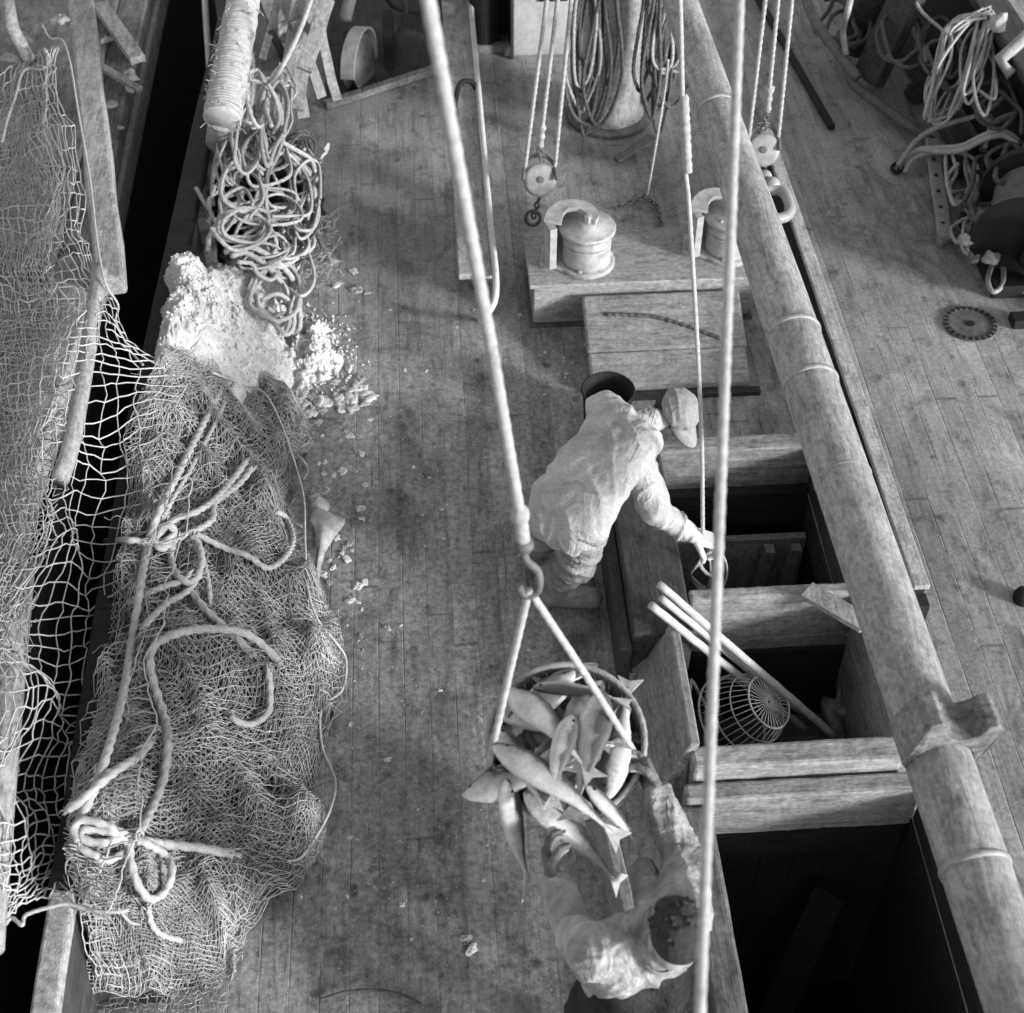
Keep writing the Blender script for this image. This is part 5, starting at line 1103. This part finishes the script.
for p,q,w_,mt_,l_ in slats:
    b=MB(); b.beam(W(*p),W(*q),w_,.025,up=(.2,-.7,.7),segs=4,wob=.003); tag(b.obj('loose_board',mt_,bevel=.004),l_,'board','jumbled boards at top left')
tag(lump('rag',W(288,42,.35),(.09,.08,.12),'rope',63,.6,12,24),'crumpled grey rag among the slats','rag')
# sheave with arched guard
sh=thing('chain_sheave',W(365,70,0),'dark sheave under a pale curved guard at the top of the deck','sheave')
c_=W(358,62,.16)
b=MB(); b.lathe([(.001,-.05),(.19,-.05),(.2,-.04),(.16,-.01),(.16,.01),(.2,.04),(.19,.05),(.001,.05)],c_,(1,-.35,.1),32); b.obj('wheel','iron',sh,smooth=True)
b=MB(); a=nz(np.array([1,-.35,.1])); X_=nz(np.cross(a,(0,0,1)));Y_=np.cross(X_,a); V=[];Fc=[]
for i in range(17):
    t=R_(-20+200*i/16)
    for hw in (-.05,.05):
        for rr in (.225,.24): V.append(c_+a*(hw+.01)+(X_*-math.cos(t)+np.array([0,0,1])*math.sin(t))*rr)
for i in range(16):
    q=i*4; Fc+= [(q,q+1,q+5,q+4),(q+1,q+3,q+7,q+5),(q+3,q+2,q+6,q+7),(q+2,q,q+4,q+6)]
b.add(V,Fc); b.obj('guard','ironpale',sh,smooth=False)
b=MB(); b.box(tuple(W(345,85,0)),tuple(W(345,85,0)+[.1,.4,.2])); b.box(tuple(W(385,70,0)),tuple(W(385,70,0)+[.07,.4,.25])); b.obj('cheek','black',sh,bevel=.006)
b=MB(); b.beam(W(325,105,.03),W(470,58,.03),.06,.05,segs=4); tag(b.obj('deck_batten','wood',bevel=.006),'low batten crossing the deck in front of the sheave','batten')
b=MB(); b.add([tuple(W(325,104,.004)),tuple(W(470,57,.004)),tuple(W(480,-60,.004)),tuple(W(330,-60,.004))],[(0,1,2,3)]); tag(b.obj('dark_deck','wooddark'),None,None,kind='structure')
for i,(pts,r,l_) in enumerate([([(380,-20,.4),(392,5,.1),(420,12,.03),(455,15,.03),(480,-5,.1)],.02,'dark hose curled across the top of the deck by the sheave'),([(395,40,.03),(405,15,.2),(400,-20,.5)],.02,'dark hose rising out of the picture above the sheave'),([(345,20,.3),(352,-10,.5)],.045,'pale short stanchion left above the sheave')]):
    ropeobj('hose' if i<2 else 'stanchion',pts,r,'ropedark' if i<2 else 'ironpale',l_,'hose' if i<2 else 'stanchion',lay=False)
# ------------------------------------------------------------------ right side
def bar(name,p,q,w_,h,mat,lab,cat,up=(0,0,1)):
    b=MB(); b.beam(W(*p),W(*q),w_,h,up,segs=4,wob=.002); return tag(b.obj(name,mat,bevel=.006),lab,cat)
bar('iron_bar',(742,-30,.05),(832,128,.03),.045,.04,'black','long dark iron bar lying on the deck right of the mast','bar')
b=MB(); b.tube(catmull(Ws([(800,-30,.5),(812,15,.42),(842,58,.32),(858,78,.25)]),step=.04),.035,14); b.tube(catmull(Ws([(846,60,.20),(852,82,.12),(880,105,.10),(915,130,.08),(932,142,.06)]),step=.04),.035,14); tag(b.obj('bent_pipe','iron',smooth=True),'long bent pipe running down the right side of the deck','pipe')
b=MB(); b.tube(catmull(Ws([(855,-20,.8),(848,10,.7),(843,30,.5),(846,55,.35)]),step=.04),.022,10); tag(b.obj('thin_pipe','ironpale',smooth=True),'thin upright pipe beside the bent pipe','pipe')
b=MB(); b.beam(W(925,-40,.9),W(868,80,.10),.24,.10,segs=3); tag(b.obj('leaning_plank','wooddark',bevel=.01),'broad dark plank leaning at the top right among the hoses','plank')
b=MB(); b.lathe([(.16,0),(.17,.5),(.15,.9),(.15,1.0)],W(868,65,0)+[.0,.25,0],seg=24); tag(b.obj('timber_head','wooddark',smooth=True),'dark round timber head behind the leaning plank','post')
bwk=thing('bulwark',(3.3,8,0),'dark right bulwark behind the hoses and wires','bulwark')
eb=[W(830,-60,0),W(905,80,0),W(965,190,0),W(1005,260,0),W(1075,330,0)]
b=MB()
for a_,c2 in zip(eb[:-1],eb[1:]): b.beam(a_+[.33,0,.35],c2+[.33,0,.35],.08,.70,segs=1)
b.obj('planking','black',bwk)
b=MB()
for a_,c2 in zip(eb[:-1],eb[1:]): b.beam(a_+[.33,0,.735],c2+[.33,0,.735],.22,.06,segs=1)
b.obj('rail_cap','wooddark',bwk,bevel=.01)
b=MB()
for a_,c2 in zip(eb[:-1],eb[1:]): b.beam(a_+[.10,0,.05],c2+[.10,0,.05],.14,.10,segs=1)
b.obj('waterway','wooddark',bwk,bevel=.01)
st=bar('iron_strap',(932,140,.10),(944,238,.06),.085,.035,'ironpale','upright pale iron strap with a row of bolt holes by the right bulwark','strap',up=(0,-.3,1)); 
b=MB()
for k in range(5):
    p=W(933.5+2.3*k,160+16*k,.105-.007*k); b.lathe([(.012,0),(.012,.014),(.001,.015)],p+[0,0,-.002],seg=10)
b.obj('bolt_hole','black',st)
b=MB(); b.beam(W(938,243,.03),W(958,232,.03),.05,.05); tag(b.obj('wooden_chock','wood',bevel=.005),'small wooden chock at the foot of the iron strap','chock')
for i,(dx,w_) in enumerate(((0,0),(3,4),(-3,-4))):
    o=ropeobj('bright_hose',[(899,168,.05),(905,158,.08),(918,150,.12),(940,148+w_,.20),(962,146+w_,.32),(985,135+w_,.42),(1005,132+w_,.45),(1022,146+w_,.42),(1026,165,.35),(1015,180,.3)] if i<2 else [(905,172,.05),(912,160,.08),(925,154,.12),(945,152,.2),(962,150,.3)],.019 if i<2 else .015,'ropepale',['upper of the two pale hoses curving over to the right edge','lower of the two pale hoses curving over to the right edge','short pale hose lying beside the two curving ones'][i],'hose',lay=False)
ropeobj('dark_ring',[(892,168,.03),(897,163,.03),(902,167,.03),(897,173,.03)],.014,'black','dark iron shackle at the end of the pale hoses','shackle',lay=False,closed=True)
ropeobj('thin_hose',[(898,165,.08),(915,142,.15),(932,130,.22),(952,123,.3),(985,112,.4),(1010,92,.45),(1040,68,.5)],.0165,'rope','thin grey hose running up to the right edge','hose',lay=False)
ropeobj('thin_hose',[(985,148,.35),(992,125,.42),(1010,115,.45),(1040,108,.5)],.016,'rope','second grey hose bending off right of the wire coil','hose',lay=False)
for k in range(9):
    rg=np.random.default_rng(100+k); j=lambda s_=3: rg.uniform(-s_,s_)*2.0
    ropeobj('coiled_wire',[(985+j(),12+j(),.85),(960+j(6),25+j(),.8),(943+j(4),55+j(5),.68),(931+j(4),85+j(5),.52),(928+j(),112+j(4),.40),(936+j(),120+j(5),.36),(955+j(4),100+j(6),.45),(975+j(4),60+j(5),.62),(990+j(),25+j(),.78),(988+j(),10+j(),.85)],.009,'ropepale' if k%2 else 'rope','turn of pale wire in the coil hanging at the right bulwark','wire','turns of the pale wire coil on the right bulwark',lay=False)
for i,(a_,b_) in enumerate((((985,22,.8),(956,110,.45)),((978,20,.8),(948,118,.42)))):
    ropeobj('wire_end',[(a_[0],a_[1],a_[2]),((a_[0]+b_[0])/2+3,(a_[1]+b_[1])/2,.62),b_],.012,'ropepale',['right','left'][i]+' straight pale wire end hanging through the coil','wire',lay=False)
tag(lump('wire_seizing',W(996,28,.8),(.06,.06,.10),'ropepale',55,.4,16,20),'pale lashing holding the top of the wire coil','lashing')
ropeobj('pale_strop',[(900,8,.5),(908,25,.45),(922,45,.4),(926,62,.35)],.018,'rope','short pale strop hanging beside the leaning plank','rope',lay=False)
ropeobj('pale_strop',[(912,-5,.7),(922,12,.65),(940,28,.6),(952,40,.58)],.012,'rope','thin strop crossing above the wire coil','rope',lay=False)
ropeobj('pale_strop',[(962,183,.25),(968,178,.3),(978,182,.28),(972,180,.3)],.012,'rope','small curl of strop below the pale hoses','rope',lay=False) if False else None
ropeobj('pale_strop',[(975,182,.30),(968,192,.24),(966,205,.2),(972,218,.12)],.016,'rope','short rope bight hanging left of the wire drum','rope',lay=False)
dr=thing('wire_drum',W(1030,250,0),'dark winch drum wound with fine wire at the right edge','winch')
c_=W(1030,215,.34); 
b=MB(); ax=nz(np.array([.35,.9,.1])); b.lathe([(.22,-.02),(.225,0)]+[(.22+.006*(i%2),.01+.011*i) for i in range(32)]+[(.22,.37)],c_-ax*.18,ax,40); b.obj('wire_winding','iron',dr,smooth=False)
b=MB(); b.lathe([(.001,-.26),(.31,-.26),(.31,-.21),(.001,-.21)],c_,ax,36); b.lathe([(.001,.20),(.31,.20),(.31,.25),(.001,.25)],c_,ax,36); b.obj('flange','black',dr,bevel=.006)
b=MB(); b.box(tuple(c_+[-.25,-.35,-.34]),tuple(c_+[.5,.4,-.25])); b.obj('bed','black',dr,bevel=.006)
c2=W(1045,275,.2); b=MB(); b.lathe([(.001,0),(.2,0),(.2,.03)]+[(.17+.005*(i%2),.03+.011*i) for i in range(20)]+[(.2,.26),(.2,.29),(.001,.29)],c2,nz(np.array([.3,.2,1])),32); b.obj('brake_band','black',dr)
for k in range(12):
    p=W(rng.uniform(960,1000),rng.uniform(185,262),.1+.15*rng.random()); 
    tag(lump('rubbish_lump',p,(rng.uniform(.02,.06),rng.uniform(.02,.05),.05),'icedirty' if k%2 else 'iron',200+k,.7,20,14),'small dirty lump among the gear left of the wire drum','rubbish','lumps of rubbish by the wire drum')
ropeobj('iron_ring',[(996,262,.1),(1003,268,.1),(1002,285,.08),(993,292,.08),(988,282,.09),(991,268,.1)],.016,'ironpale','oval pale ring lying below the wire drum','ring',lay=False,closed=True)
ropeobj('iron_rod',[(1004,282,.05),(1018,290,.04),(1035,294,.04)],.014,'ironpale','short pale rod from the ring to the right edge','rod',lay=False)
for i,(px,py,sz) in enumerate(((950,170,.16),(985,195,.13),(915,95,.12),(1010,130,.18),(940,60,.15),(980,230,.12))):
    tag(lump('gear_heap',W(px,py,.02)+[.08,0,0],(sz,sz*.9,sz*.8),'black' if i%2 else 'netcore',300+i,.8,9,34),['dark heap of gear behind the iron strap','dark lump of gear left of the wire drum','small dark heap at the foot of the leaning plank','dark heap below the hoses at the right edge','dark heap under the wire coil','lowest dark lump of gear by the pale oval ring'][i],'gear')
b=MB(); b.tube(Ws([(1045,20,.9),(1000,60,.75),(1012,75,.7)]),.04,10); tag(b.obj('pale_stanchion','ironpale',smooth=True),'pale rail stanchion end at the right edge beside the wire coil','stanchion')
for i,(cx,cy,z0,rx,ry,rr,mt_) in enumerate(((985,195,.28,16,26,.014,'ropedark'),(1000,105,.5,20,22,.014,'ropedark'),(905,35,.45,22,26,.013,'ropedark'),(960,180,.22,12,24,.012,'rope'),(945,50,.5,20,30,.012,'ropedark'),(1012,165,.42,16,18,.015,'ropedark'),(845,25,.25,18,22,.016,'ropedark'),(980,70,.62,14,34,.010,'rope'),(975,240,.12,12,16,.012,'rope'))):
    P_=[]
    for k in range(22):
        a=2*math.pi*k/7.3+i*1.7; f=k/22; wob=tg.uniform(.6,1.35); P_.append((cx+rx*wob*math.cos(a)+tg.normal()*3+10*(f-.5),cy+ry*wob*math.sin(a)+16*(f-.5),max(.05,z0+.06*f+tg.uniform(-.05,.04))))
    ropeobj('rope_snarl',P_,rr,mt_,['dark rope snarl left of the wire drum','dark rope snarl at the right edge under the wire coil','dark rope snarl on the leaning plank','grey rope snarl beside the iron strap','dark rope snarl behind the wire coil','dark rope snarl on the pale hoses','dark rope snarl by the thin upright pipe','grey rope hank inside the wire coil','small grey rope snarl above the pale oval ring'][i],'rope','rope snarls along the right bulwark')
# deck plate and bolt
dp=thing('deck_plate',W(970,325,0),'round dark flush deck plate with toothed rim on the right deck','deck plate'); c_=W(970,325,0)
b=MB(); b.lathe([(.155,.001),(.155,.012),(.13,.014),(.13,.008),(.001,.008)],c_,seg=40); b.obj('rim','iron',dp)
b=MB(); 
for k in range(24):
    a=2*math.pi*k/24; b.beam(c_+[.128*math.cos(a),.128*math.sin(a),.013],c_+[.152*math.cos(a),.152*math.sin(a),.013],.018,.008)
b.lathe([(.025,.008),(.025,.016),(.001,.016)],c_,seg=12); b.obj('teeth','black',dp)
b=MB(); b.lathe([(.045,0),(.05,.03),(.04,.06),(.001,.065)],W(1022,600,0),seg=20); tag(b.obj('deck_bolt','black',smooth=True),'black round knob on the deck at the right edge','bolt')
b=MB(); b.box(tuple(W(1012,330,0)),tuple(W(1012,330,0)+[.12,.1,.06])); tag(b.obj('iron_cleat','black',bevel=.01),'small black cleat right of the round deck plate','cleat')
# bits on the bottom deck
ropeobj('thin_wire',[(320,1000,.01),(345,992,.02),(375,990,.02),(400,994,.02),(420,1003,.01)],.006,'ropedark','thin wire curved on the deck at the bottom edge','wire',lay=False)
for o in bpy.data.objects:
    if '_w' in o: del o['_w']
print('objects',len(bpy.data.objects),'verts',sum(len(m.vertices) for m in bpy.data.meshes))
